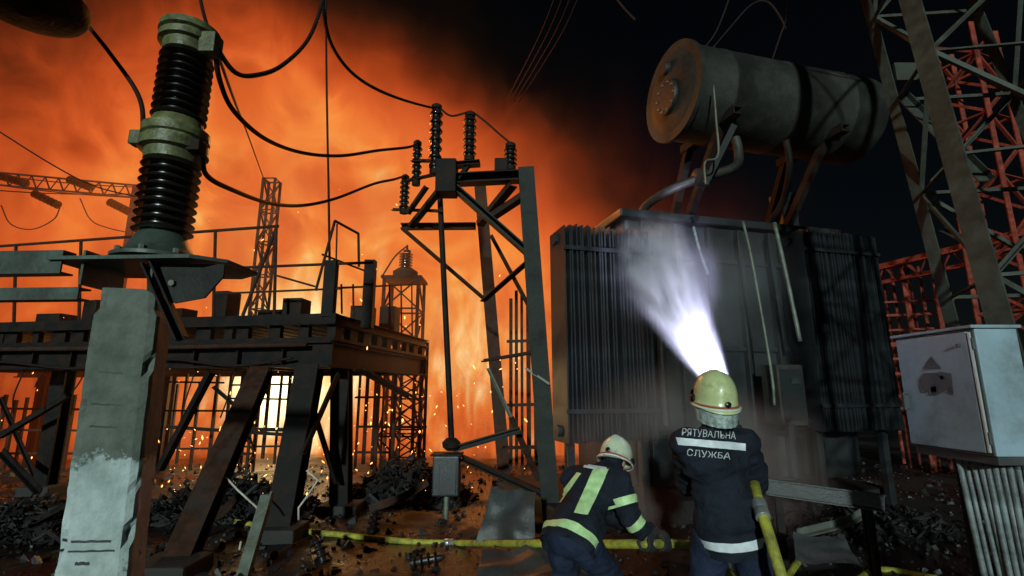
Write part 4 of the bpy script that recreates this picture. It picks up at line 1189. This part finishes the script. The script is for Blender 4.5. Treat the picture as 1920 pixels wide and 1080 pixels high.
def person(label, J, face_dir, tilt, helm_mat, flap, wrinkle=.015):
    root = V(((J['anL'].x + J['anR'].x) / 2, (J['anL'].y + J['anR'].y) / 2, 0))
    o = thing("person", root, label, "person")
    f = V(face_dir).normalized()
    yaw = math.atan2(-f.x, f.y)
    rot = Matrix.Rotation(yaw, 3, 'Z') @ Matrix.Rotation(tilt, 3, 'X')
    side = (J['shR'] - J['shL']).normalized()
    up = (J['neck'] - J['pelvis']).normalized()
    fwd = up.cross(side).normalized() * -1
    B = Matrix((side, -fwd if False else up.cross(side), up)).transposed()
    # body (one continuous surface)
    bs = head_shapes(J['head'], rot)
    bs += [capsule(J['neck'] - up * .05, J['head'] - rot @ V((0, .01, .06)), .06, .055),
           ico(J['chest'], (.15, .085, .18), B), ico(J['pelvis'], (.14, .095, .12), B), capsule(J['pelvis'], J['chest'], .085, .09)]
    for s in 'LR':
        bs += [capsule(J['chest'] + up * .08, J['sh' + s], .055, .05), capsule(J['sh' + s], J['el' + s], .056, .044), capsule(J['el' + s], J['ha' + s], .043, .03),
               capsule(J['hip' + s], J['kn' + s], .082, .056), capsule(J['kn' + s], J['an' + s], .055, .042), capsule(J['an' + s], J['an' + s] + f * .12 - V((0, 0, .035)), .045, .035)]
    blend("body", bs, M['skin'], o, .014, 4)
    # flash hood round head and neck, open at the face
    T_ = lambda p: J['head'] + rot @ V(p)
    blend("flash_hood", [ico(T_((0, -.018, .03)), (.084, .098, .108), rot), ico(T_((0, -.012, -.05)), (.074, .075, .085), rot), capsule(J['neck'] - up * .03, T_((0, -.015, -.05)), .078, .07)], M['jacket'], o, .01, 4)
    # trousers
    ts = [ico(J['pelvis'], (.185, .14, .15), B)]
    for s in 'LR':
        ts += [capsule(J['hip' + s], J['kn' + s], .108, .088), capsule(J['kn' + s], J['an' + s] + V((0, 0, .08)), .088, .08)]
    tr = blend("trousers", ts, M['trouser'], o, .013, 5, wrinkle, 8)
    # boots
    for s in 'LR':
        a = J['an' + s]
        blend("boot", [capsule(a + V((0, 0, .14)), a, .066, .06), capsule(a - V((0, 0, .03)), a + f * .15 - V((0, 0, .042)), .055, .045), capsule(a - f * .05 - V((0, 0, .035)), a - V((0, 0, .03)), .048, .052)], M['rubber'], o, .01, 3)
    # jacket
    js = [ico(J['chest'] + up * .02, (.205, .145, .2), B), ico(J['chest'] + up * .1, (.185, .12, .12), B), ico(J['pelvis'] + up * .0, (.205, .162, .36), B), ico((J['pelvis'] + J['chest']) / 2, (.178, .14, .22), B),
          capsule(J['neck'] - up * .10, J['neck'] + up * .0, .095, .072)]
    for s in 'LR':
        w_ = J['el' + s].lerp(J['ha' + s], .78)
        js += [capsule(J['chest'] + up * .10, J['sh' + s], .11, .096), capsule(J['sh' + s], J['el' + s], .093, .074), capsule(J['el' + s], w_, .072, .058)]
    hem = J['pelvis'] - up * .10
    jk = blend("jacket", js, M['jacket'], o, .0115, 5, wrinkle * 1.2, 8.5, cut=[(hem - up * .02, -up)])
    hm = helmet(o, J['head'] + rot @ V((0, 0, .035)), rot, helm_mat, flap)
    return o, jk, tr, up, hem, hm

# standing man at the hose, seen from behind
Y1 = 3.15
J1 = dict(pelvis=P(1370, 992, 3.22), chest=P(1338, 868, 3.2), neck=P(1338, 800, 3.17), head=P(1341, 757, 3.16), shL=P(1288, 830, 3.2), shR=P(1392, 832, 3.2),
          elL=P(1292, 905, 3.5), haL=P(1345, 800, 3.80), elR=P(1418, 905, 3.36), haR=P(1392, 850, 3.62))
for s, dx, dy in (('L', -.105, .04), ('R', .105, -.02)):
    h = J1['pelvis'] + V((dx, dy, -.06)); J1['hip' + s] = h
    J1['kn' + s] = V((h.x + dx * .4, h.y + .06, .50)); J1['an' + s] = V((h.x + dx * .7, h.y - .01, .09))
NOZ0 = P(1400, 880, 3.5); NOZ1 = P(1362, 742, 4.05)
nd = (NOZ1 - NOZ0).normalized()
J1['haR'] = NOZ0 + nd * .12 + V((.06, -.03, 0)); J1['haL'] = NOZ0 + nd * .36 + V((-.06, -.03, 0))
P1, jk1, tr1, up1, hem1, hm1 = person("firefighter standing with back turned, spraying water, white lettering across dark jacket", J1, V((-.06, 1, 0)), R(6), M['helmet_y'], True)
b1 = bvh_of(jk1)
ring_band("hem_stripe", b1, hem1, up1, .035, .085, M['tape_w'], jk1)
decal("shoulder_stripe", b1, quad((1268, 820), (1398, 832), (1398, 845), (1272, 834)), 26, 4, M['tape_w'], jk1)
def lettering(txt, bvh, q, parent, m):
    cu = bpy.data.curves.new("t", 'FONT'); cu.body = txt; cu.size = 1; cu.resolution_u = 3
    ob = bpy.data.objects.new("t", cu); COL.objects.link(ob)
    bpy.context.view_layer.update()
    me = bpy.data.meshes.new_from_object(ob.evaluated_get(bpy.context.evaluated_depsgraph_get()))
    bpy.data.objects.remove(ob)
    bm = bmesh.new(); bm.from_mesh(me)
    bmesh.ops.triangulate(bm, faces=bm.faces[:])
    bmesh.ops.subdivide_edges(bm, edges=[e for e in bm.edges if e.calc_length() > .25], cuts=2)
    bmesh.ops.triangulate(bm, faces=bm.faces[:])
    xs = [v.co.x for v in bm.verts]; ys = [v.co.y for v in bm.verts]
    x0, x1, y0, y1 = min(xs), max(xs), min(ys), max(ys)
    vs = []
    for v in bm.verts:
        px, py = q((v.co.x - x0) / (x1 - x0), 1 - (v.co.y - y0) / (y1 - y0))
        h, nn, _, _ = bvh.ray_cast(CAM, ray(px, py).normalized())
        vs.append((h + nn * .005) if h is not None else V((0, 0, -5)))
    left = set(bm.faces)
    while left:
        st = [left.pop()]; isl = list(st)
        while st:
            f = st.pop()
            for e in f.edges:
                for g in e.link_faces:
                    if g in left: left.discard(g); st.append(g); isl.append(g)
        isl = [f for f in isl if all(vs[v.index].z > -4 for v in f.verts)]
        ids = sorted({v.index for f in isl for v in f.verts}); mp_ = {k: i for i, k in enumerate(ids)}
        if isl: mk("letter", [vs[k] for k in ids], [tuple(mp_[v.index] for v in f.verts) for f in isl], m, parent)
    bm.free()
lettering("РЯТУВАЛЬНА", b1, quad((1280, 804), (1380, 811), (1379, 824), (1279, 817)), jk1, M['print'])
lettering("СЛУЖБА", b1, quad((1288, 841), (1369, 849), (1368, 862), (1288, 854)), jk1, M['print'])

# man bending forward with the hose in his hands
J2 = dict(pelvis=P(1074, 1004, 3.72), chest=P(1106, 922, 3.95), neck=P(1134, 878, 4.08), head=P(1153, 866, 4.14), shL=P(1074, 898, 4.10), shR=P(1160, 906, 3.88),
          elL=P(1150, 965, 4.25), haL=P(1240, 1015, 4.02), elR=P(1180, 968, 3.82), haR=P(1214, 1012, 3.84))
fd2 = V((.75, .66, 0)).normalized(); sd2 = V((.66, -.75, 0))
for s, k in (('L', -1), ('R', 1)):
    h = J2['pelvis'] + sd2 * (.10 * k) + V((0, 0, -.05)); J2['hip' + s] = h
    J2['kn' + s] = V((h.x, h.y, .44)) + fd2 * (.24 if k > 0 else .06) + sd2 * .03 * k
    J2['an' + s] = V((h.x, h.y, .09)) + fd2 * (.10 if k > 0 else -.18) + sd2 * .05 * k
HB = P(1214, 1020, 3.86); HC = P(1243, 1020, 3.98)
J2['haR'] = HB + V((-.02, -.02, .055)); J2['haL'] = HC + V((-.02, .05, .05))
P2, jk2, tr2, up2, hem2, hm2 = person("crouching firefighter bent over the yellow hose, lime stripes down his dark jacket", J2, V((.55, .83, 0)), R(-34), M['helmet_w'], False)
b2 = bvh_of(jk2)
ring_band("hem_stripe", b2, hem2, up2, .035, .095, M['tape_y'], jk2)
decal("back_stripe", b2, quad((1114, 876), (1142, 880), (1102, 966), (1076, 962)), 8, 26, M['tape_y'], jk2)
decal("back_stripe", b2, quad((1082, 886), (1090, 888), (1048, 948), (1036, 945)), 5, 22, M['tape_y'], jk2)
decal("collar_stripe", b2, quad((1096, 870), (1138, 877), (1136, 884), (1094, 877)), 12, 3, M['tape_w'], jk2)
ra = (J2['elR'] - J2['shR']).normalized()
ring_band("sleeve_stripe", b2, J2['shR'].lerp(J2['elR'], .55), ra, -.028, .028, M['tape_y'], jk2, rad=.14, n=28)
ra = (J2['haR'] - J2['elR']).normalized()
ring_band("sleeve_stripe", b2, J2['elR'].lerp(J2['haR'], .30), ra, -.03, .03, M['tape_y'], jk2, rad=.14, n=28)
bt2 = bvh_of(tr2)
for s in 'LR':
    kd = (J2['an' + s] - J2['kn' + s]).normalized()
    ring_band("knee_stripe", bt2, J2['kn' + s].lerp(J2['an' + s], .35), kd, -.03, .03, M['tape_y'], tr2, rad=.16, n=28)
bt1 = bvh_of(tr1)
for s in 'LR':
    kd = (J1['an' + s] - J1['kn' + s]).normalized()
    ring_band("shin_stripe", bt1, J1['kn' + s].lerp(J1['an' + s], .35), kd, -.03, .03, M['tape_w'], tr1, rad=.16, n=28)

# hoses
def hose(name, pts, r, label, couplings=()):
    o = thing(name, pts[0], label, "hose")
    sp = spline(pts, 10)
    tube("jacket_hose", sp, r, M['hose'], o, 14)
    for k in couplings:
        a, b = sp[k], sp[k + 1]
        lathe("coupling", a, [(r * 1.05, -.06), (r * 1.35, -.055), (r * 1.35, -.01), (r * 1.2, 0), (r * 1.35, .01), (r * 1.35, .055), (r * 1.05, .06)], M['brass'], o, axis=(b - a).normalized(), seg=16)
    return sp
HR = .032
g0 = G(520, 990, HR); g1_ = G(640, 1003, HR)
hp = [G(360, 965, HR), g0, g1_, G(760, 1015, HR), G(860, 1018, HR), P(940, 1019, 5.2), P(1040, 1019, 4.6), P(1140, 1020, 4.15), HB, HC, P(1262, 1020, 4.05), P(1330, 1035, 4.2), P(1420, 1060, 4.3) + V((0, 0, -.25)), G(1500, 1050, HR)]
hose("fire_hose", hp, HR, "yellow fire hose running along the ground from the rubble to the crouching firefighter", (38,))
hose("fire_hose", [NOZ0, NOZ0 - nd * .10, P(1412, 900, 3.32), P(1425, 950, 3.05), P(1444, 1010, 2.92), P(1462, 1070, 2.86), P(1482, 1120, 2.88), P(1530, 1160, 3.1) , G(1640, 1070, HR), G(1760, 1085, HR)], .030, "yellow fire hose hanging down beside the standing firefighter's right hip", (31,))
o = thing("fire_nozzle", NOZ0, "dark fire nozzle held out in front of the standing firefighter", "nozzle")
lathe("barrel", NOZ0, [(.03, 0), (.036, .02), (.036, .1), (.024, .14), (.024, .34), (.034, .40), (.042, .52), (.042, .56), (.03, .57)], M['visor'], o, axis=nd, seg=18)
tube("bale_handle", spline([NOZ0 + nd * .2 + V((.04, 0, 0)), NOZ0 + nd * .22 + V((.05, 0, .08)), NOZ0 + nd * .22 + V((-.05, 0, .08)), NOZ0 + nd * .2 + V((-.04, 0, 0))], 5), .009, M['visor'], o)
glove(P1, J1['elR'].lerp(J1['haR'], .75), NOZ0 + nd * .10, nd, V((1, -.4, 0)), .034, 1)
glove(P1, J1['elL'].lerp(J1['haL'], .80), NOZ0 + nd * .34, nd, V((-1, -.4, 0)), .026, 1)
hd = (HC - HB).normalized()
glove(P2, J2['elR'].lerp(J2['haR'], .75), HB, hd, V((0, 0, 1)), HR, 1)
glove(P2, J2['elL'].lerp(J2['haL'], .78), HC, hd, V((0, 0, 1)), HR, -1)

# ------------------------------------------------------------------ water spray
def spray():
    a = NOZ0 + nd * .57
    b = P(1212, 470, 6.5)
    ax = (b - a); L = ax.length; ax.normalize()
    m = bpy.data.materials.new("water_spray"); m.use_nodes = True
    n, l = m.node_tree.nodes, m.node_tree.links
    n.remove(n["Principled BSDF"])
    tc = n.new("ShaderNodeTexCoord")
    def vm(op, *a_):
        x = n.new("ShaderNodeVectorMath"); x.operation = op
        for i, s in enumerate(a_):
            if isinstance(s, (tuple, Vector)): x.inputs[i].default_value = tuple(s)
            else: l.new(s, x.inputs[i])
        return x
    def mt(op, a_, b_=None, cl=False):
        x = n.new("ShaderNodeMath"); x.operation = op; x.use_clamp = cl
        for i, s in enumerate((a_, b_)):
            if s is None: continue
            if isinstance(s, (int, float)): x.inputs[i].default_value = s
            else: l.new(s, x.inputs[i])
        return x.outputs[0]
    pos = tc.outputs["Object"]
    t = vm('DOT_PRODUCT', pos, ax).outputs["Value"]
    sc_ = n.new("ShaderNodeVectorMath"); sc_.operation = 'SCALE'; sc_.inputs[0].default_value = tuple(ax); l.new(t, sc_.inputs[3])
    rad = vm('LENGTH', vm('SUBTRACT', pos, sc_.outputs[0]).outputs[0]).outputs["Value"]
    Rt = mt('ADD', mt('MULTIPLY', t, .175), .08)
    q = mt('DIVIDE', rad, Rt)
    mr = n.new("ShaderNodeMapRange"); mr.interpolation_type = 'SMOOTHSTEP'; l.new(q, mr.inputs[0]); mr.inputs[1].default_value = 1.0; mr.inputs[2].default_value = 0.0
    perp = vm('SUBTRACT', pos, sc_.outputs[0]).outputs[0]
    inv = n.new("ShaderNodeVectorMath"); inv.operation = 'SCALE'; l.new(perp, inv.inputs[0]); l.new(mt('DIVIDE', 3.2, Rt), inv.inputs[3])
    along = n.new("ShaderNodeVectorMath"); along.operation = 'SCALE'; along.inputs[0].default_value = tuple(ax); l.new(mt('MULTIPLY', t, 1.5), along.inputs[3])
    mp = vm('ADD', inv.outputs[0], along.outputs[0])
    nzt = n.new("ShaderNodeTexNoise"); nzt.inputs["Scale"].default_value = 1.0; nzt.inputs["Detail"].default_value = 4; l.new(mp.outputs[0], nzt.inputs["Vector"])
    nr = n.new("ShaderNodeMapRange"); l.new(nzt.outputs[0], nr.inputs[0]); nr.inputs[1].default_value = .36; nr.inputs[2].default_value = .66; nr.inputs[3].default_value = .12; nr.inputs[4].default_value = 1.7
    fall = n.new("ShaderNodeMapRange"); l.new(t, fall.inputs[0]); fall.inputs[1].default_value = 0.0; fall.inputs[2].default_value = L; fall.inputs[3].default_value = 3.2; fall.inputs[4].default_value = 4.2
    d = mt('MULTIPLY', mt('MULTIPLY', mr.outputs[0], nr.outputs[0]), fall.outputs[0])
    vs_ = n.new("ShaderNodeVolumeScatter"); vs_.inputs[0].default_value = (.93, .92, 1.0, 1); vs_.inputs["Anisotropy"].default_value = -.1
    l.new(d, vs_.inputs["Density"]); l.new(vs_.outputs[0], n["Material Output"].inputs["Volume"])
    m.cycles.volume_step_rate = .25
    vs, fs = lathe_data([(.085, 0), (.085 + .175 * L * .5, L * .5), (.085 + .175 * L, L), (.02, L + .02)], 28, a, ax)
    ob = mk("water_spray", vs, fs, m, None, origin=a)
    tag(ob, "bright lavender-white cone of water spray hitting the transformer", "water spray", kind="stuff")
    # added spot, no lamp seen at the nozzle, to brighten the jet
    ld = bpy.data.lights.new("added_jet_light", 'SPOT'); ld.energy = 2100; ld.color = (.66, .66, 1.0); ld.spot_size = R(34); ld.spot_blend = .8; ld.shadow_soft_size = .03
    lo = bpy.data.objects.new("added_jet_light", ld); COL.objects.link(lo)
    lo.location = a - ax * .02 + V((0, 0, .06))
    lo.rotation_euler = ax.to_track_quat('-Z', 'Y').to_euler()
spray()

# ------------------------------------------------------------------ debris
def sheet(px, py, Y, w_, h_, rx, rz, label):
    c = P(px, py, Y)
    n_ = 10
    rot = Matrix.Rotation(rz, 3, 'Z') @ Matrix.Rotation(rx, 3, 'X')
    vs, fs = [], []
    for k in (0, 1):
        for j in range(n_ + 1):
            for i in range(n_ + 1):
                u, v = i / n_ - .5, j / n_ - .5
                zz = .06 * noise.noise(V((u * 3 + px, v * 3, 1))) + .02 * math.sin(u * 9) - k * .004
                vs.append(c + rot @ V((u * w_ * (1 - .25 * v), v * h_, zz)))
    m_ = (n_ + 1) ** 2
    for k in (0, 1):
        for j in range(n_):
            for i in range(n_):
                q = k * m_ + j * (n_ + 1) + i
                fs.append((q, q + 1, q + n_ + 2, q + n_ + 1))
    tag(mk("metal_sheet", vs, fs, M['sheet'], None, smooth=True, origin=c), label, "sheet")
sheet(955, 968, 5.6, .55, .55, R(62), R(-20), "bent pale metal sheet leaning at the foot of the switch frame")
sheet(1000, 1052, 4.6, .9, .5, R(12), R(10), "crumpled grey sheet lying on the ground left of the crouching firefighter")
sheet(1545, 1030, 4.6, .45, .3, R(30), R(-15), "small pale crumpled panel on the ground near the right-hand hose")
for pts, lab in (([(410, 880), (445, 918), (480, 950), (492, 965)], "thin pale conduit sticking up from the rubble under the platform"), ([(575, 882), (596, 900), (580, 925), (560, 952), (560, 975)], "kinked pale wire dangling beside the platform's leaning leg"), ([(452, 1015), (448, 1035), (458, 1055)], "short bent pale wire at the foot of the near prop")):
    tag(tube("bent_wire", [P(a, b, 6.0) for a, b in pts], .012, M['pale'], None, 6), lab, "wire")
ra_, rb_ = P(1436, 912, 5.2), P(1660, 944, 4.9)
o = thing("guard_rail", V((ra_.x, ra_.y, 0)), "dented pale guard rail on short posts right of the standing firefighter", "guard rail")
beam("rail", ra_, rb_, .05, .15, M['sheet'], o, 'C', t=.012)
for k_ in (.12, .88):
    q_ = ra_.lerp(rb_, k_); beam("post", V((q_.x, q_.y + .06, -.1)), V((q_.x, q_.y + .06, q_.z + .05)), .07, .07, M['darksteel'], o, 'C', t=.012)
def heap(name, px, py, n_, spread, label, sz=(.03, .2)):
    c = G(px, py)
    vs, fs = [], []
    q = [(0, 1, 3, 2), (4, 6, 7, 5), (0, 4, 5, 1), (2, 3, 7, 6), (0, 2, 6, 4), (1, 5, 7, 3)]
    for k in range(n_):
        a = random.uniform(0, 6.28); rr = spread[0] * math.sqrt(random.random())
        fall = 1 - rr / spread[0]
        p = c + V((rr * math.cos(a), rr * math.sin(a) * spread[1] / spread[0], spread[2] * fall * random.random()))
        L = random.uniform(*sz)
        e = V((L, random.choice((.006, .012, .03)), random.choice((.005, .01, .02))))
        rot = Matrix.Rotation(random.uniform(0, 6.3), 3, 'Z') @ Matrix.Rotation(random.uniform(-.9, .9), 3, 'Y') @ Matrix.Rotation(random.uniform(-.6, .6), 3, 'X')
        i0 = len(vs)
        for sx in (-1, 1):
            for sy in (-1, 1):
                for s_ in (-1, 1): vs.append(p + rot @ V((sx * e.x * random.uniform(.8, 1), sy * e.y, s_ * e.z)))
        fs += [tuple(i0 + i for i in f) for f in q]
    tag(mk(name, vs, fs, M['char'], None, origin=c), label, "debris", kind="stuff")
heap("charred_debris", 760, 935, 1500, (1.1, .8, .75), "heap of charred splinters and scrap in front of the lattice column")
heap("charred_debris", 430, 960, 1600, (1.3, .8, .6), "tangle of burnt scrap under the leaning platform legs")
heap("charred_debris", 60, 990, 1000, (1.4, .8, .4), "low burnt scrap heap at the lower left edge")
heap("charred_debris", 1560, 990, 1200, (1.5, .7, .5), "dark scrap heap between the standing firefighter and the cabinet")

# steel racks and pipework burning behind the platform
def rack(verts_px, hor_px, Y, label, r_=.05):
    x0 = sum(v[0] for v in verts_px) / len(verts_px)
    c = P(x0, 800, Y); c.z = 0
    o = thing("steel_rack", c, label, "rack", "burning steel racks")
    for px, y0, y1 in verts_px:
        a, b = P(px, y0, Y), P(px, y1, Y)
        beam("upright", V((a.x, a.y, max(b.z, 0))), a, r_ * random.uniform(.7, 1.3), r_, M['rust'], o, 'L', t=.012)
    for xa, xb, py in hor_px:
        beam("cross_bar", P(xa, py, Y - .03), P(xb, py + random.uniform(-2, 2), Y - .03), r_ * .8, r_ * .8, M['rust'], o, 'L', t=.012)
rack([(436, 690, 860), (470, 690, 870), (492, 680, 870), (508, 690, 860), (530, 690, 870), (546, 690, 870)], [(430, 550, 722), (430, 550, 747), (425, 555, 806), (400, 560, 838)], 11.4, "barred steel rack standing before the white-hot heart of the fire")
rack([(676, 700, 880), (690, 705, 870), (706, 690, 880), (722, 690, 890), (738, 690, 885)], [(665, 745, 745), (668, 800, 800), (668, 745, 848)], 11.6, "steel rack in the flames between platform leg and lattice column", .06)
rack([(12, 740, 880), (30, 750, 890), (52, 745, 885), (140, 740, 880), (160, 745, 880), (176, 740, 870)], [(0, 180, 766), (0, 180, 806), (0, 175, 850)], 11.8, "steel rack glowing red at the far left under the platform", .06)
rack([(318, 705, 880), (334, 720, 880), (352, 700, 870), (376, 715, 880), (410, 700, 870)], [(310, 420, 716), (310, 430, 770), (310, 420, 842)], 11.2, "crooked steel rack in the flames just right of the whitewashed post", .05)
rack([(958, 560, 880), (968, 545, 880), (978, 550, 890), (990, 560, 880), (1003, 540, 890)], [(950, 1010, 640), (940, 1010, 760)], 9.6, "charred uprights crowded behind the switch frame's main post", .07)

# steam and smoke drifting before the transformer's foot
def mist(name, lo, hi, dens, col, label, seed):
    m = bpy.data.materials.new(name); m.use_nodes = True
    n, l = m.node_tree.nodes, m.node_tree.links
    n.remove(n["Principled BSDF"])
    tc = n.new("ShaderNodeTexCoord")
    mp = n.new("ShaderNodeMapping"); mp.inputs["Location"].default_value = (seed, seed, seed); l.new(tc.outputs["Object"], mp.inputs[0])
    t = n.new("ShaderNodeTexNoise"); t.inputs["Scale"].default_value = 1.1; t.inputs["Detail"].default_value = 4; l.new(mp.outputs[0], t.inputs["Vector"])
    r = n.new("ShaderNodeMapRange"); r.interpolation_type = 'SMOOTHSTEP'; r.inputs[1].default_value = .38; r.inputs[2].default_value = .68; l.new(t.outputs[0], r.inputs[0])
    # fade to nothing at the edges of the drift (ellipsoid)
    c = [(a + b) / 2 for a, b in zip(lo, hi)]; h = [(b - a) / 2 for a, b in zip(lo, hi)]
    m2 = n.new("ShaderNodeMapping"); m2.inputs["Location"].default_value = tuple(-a / b for a, b in zip(c, h)); m2.inputs["Scale"].default_value = tuple(1 / b for b in h); l.new(tc.outputs["Object"], m2.inputs[0])
    ln = n.new("ShaderNodeVectorMath"); ln.operation = 'LENGTH'; l.new(m2.outputs[0], ln.inputs[0])
    f = n.new("ShaderNodeMapRange"); f.interpolation_type = 'SMOOTHSTEP'; f.inputs[1].default_value = 1.0; f.inputs[2].default_value = .2; f.inputs[3].default_value = 0; f.inputs[4].default_value = dens; l.new(ln.outputs["Value"], f.inputs[0])
    mu = n.new("ShaderNodeMath"); mu.operation = 'MULTIPLY'; l.new(r.outputs[0], mu.inputs[0]); l.new(f.outputs[0], mu.inputs[1])
    v = n.new("ShaderNodeVolumeScatter"); v.inputs[0].default_value = (*col, 1); l.new(mu.outputs[0], v.inputs["Density"])
    l.new(v.outputs[0], n["Material Output"].inputs["Volume"])
    m.cycles.volume_step_rate = .3
    tag(volume_box(name, lo, hi, m), label, "smoke", kind="stuff")
mist("steam", (.3, 4.5, .0), (3.4, 6.3, 2.1), 2.6, (.70, .46, .42), "brownish steam drifting low between the two firefighters", 3.0)

mist("spray_mist", (1.0, 4.9, 1.5), (3.6, 6.55, 3.95), .55, (.88, .84, .95), "pale mist thrown back from the wet transformer where the jet strikes", 8.0)

mist("smoke_drift", (-9.5, 6.6, -.5), (4.2, 10.1, 7.5), .10, (.80, .62, .52), "thin brown smoke drifting round the platform and the switch frame", 12.0)

# bigger wreckage lying in the heaps
for k_, (xa, ya, Ya, xb, yb, Yb, wd_, mt_, lab_) in enumerate((
        (690, 955, 7.4, 800, 905, 7.2, .10, 'rust', "rusty bent beam poking out of the scrap heap left of the drive box"),
        (350, 1000, 6.2, 455, 925, 6.6, .08, 'rust', "fallen rusty angle bar leaning in the scrap under the platform"),
        (10, 985, 6.6, 118, 950, 6.4, .09, 'darksteel', "black fallen beam across the scrap heap at the lower left edge"),
        (1500, 1000, 5.2, 1640, 950, 5.6, .07, 'galv', "grey broken bar sticking out of the scrap heap left of the cabinet"))):
    a_, b_ = P(xa, ya, Ya), P(xb, yb, Yb)
    o = thing("bent_steel_bar", a_, lab_, "steel bar", "bent bars in the scrap")
    mid_ = a_.lerp(b_, .6) + V((0, 0, -.05))
    beam("bar", a_, mid_, wd_, wd_, M[mt_], o, 'L', t=.012); beam("bent_end", mid_, b_, wd_ * .98, wd_ * .98, M[mt_], o, 'L', t=.012)
rv = random.Random(11)
for k_, (px_, py_, lab_) in enumerate(((600, 1035, "broken brown insulator piece on the ground in front of the hose, left part"), (800, 1050, "broken brown insulator piece lying near the bottom middle of the ground"), (700, 985, "broken brown insulator piece just behind the hose below the scrap heap"))):
    q_ = G(px_, py_, .07); ax_ = V((rv.uniform(-1, 1), rv.uniform(-.5, .5), .15)).normalized()
    o = thing("broken_insulator", q_, lab_, "insulator", "broken insulator pieces on the ground")
    lathe("core", q_ - ax_ * .16, [(.035, 0), (.04, .1), (.038, .3), (.02, .34)], M['porcelain'], o, axis=ax_, seg=14)
    for i_ in range(4): lathe("shed", q_ + ax_ * (-.12 + i_ * .07), [(.04, -.012), (.075, -.004), (.075, .004), (.04, .02)], M['porcelain'], o, axis=ax_, seg=18)

# distant gantry carrying the far-left strings
ga, gb = P(-120, 312, 12.3), P(285, 350, 12.7)
o = thing("bus_gantry", V((ga.x, ga.y, 0)), "faint horizontal lattice gantry behind the tall insulator at the far left", "gantry")
dz_ = V((0, 0, .34))
beam("chord", ga, gb, .05, .05, M['rust'], o, 'L', t=.012); beam("chord", ga - dz_, gb - dz_, .05, .05, M['rust'], o, 'L', t=.012)
for i_ in range(16):
    q0_, q1_, q2_ = ga.lerp(gb, i_ / 16), ga.lerp(gb, (i_ + .5) / 16), ga.lerp(gb, (i_ + 1) / 16)
    beam("lacing", q0_, q1_ - dz_, .028, .028, M['rust'], o, 'L', t=.008); beam("lacing", q1_ - dz_, q2_, .028, .028, M['rust'], o, 'L', t=.008)
for k_ in (.0, .93):
    q_ = ga.lerp(gb, k_); beam("column", V((q_.x, q_.y, -.1)), q_, .14, .14, M['rust'], o, 'L', t=.03)
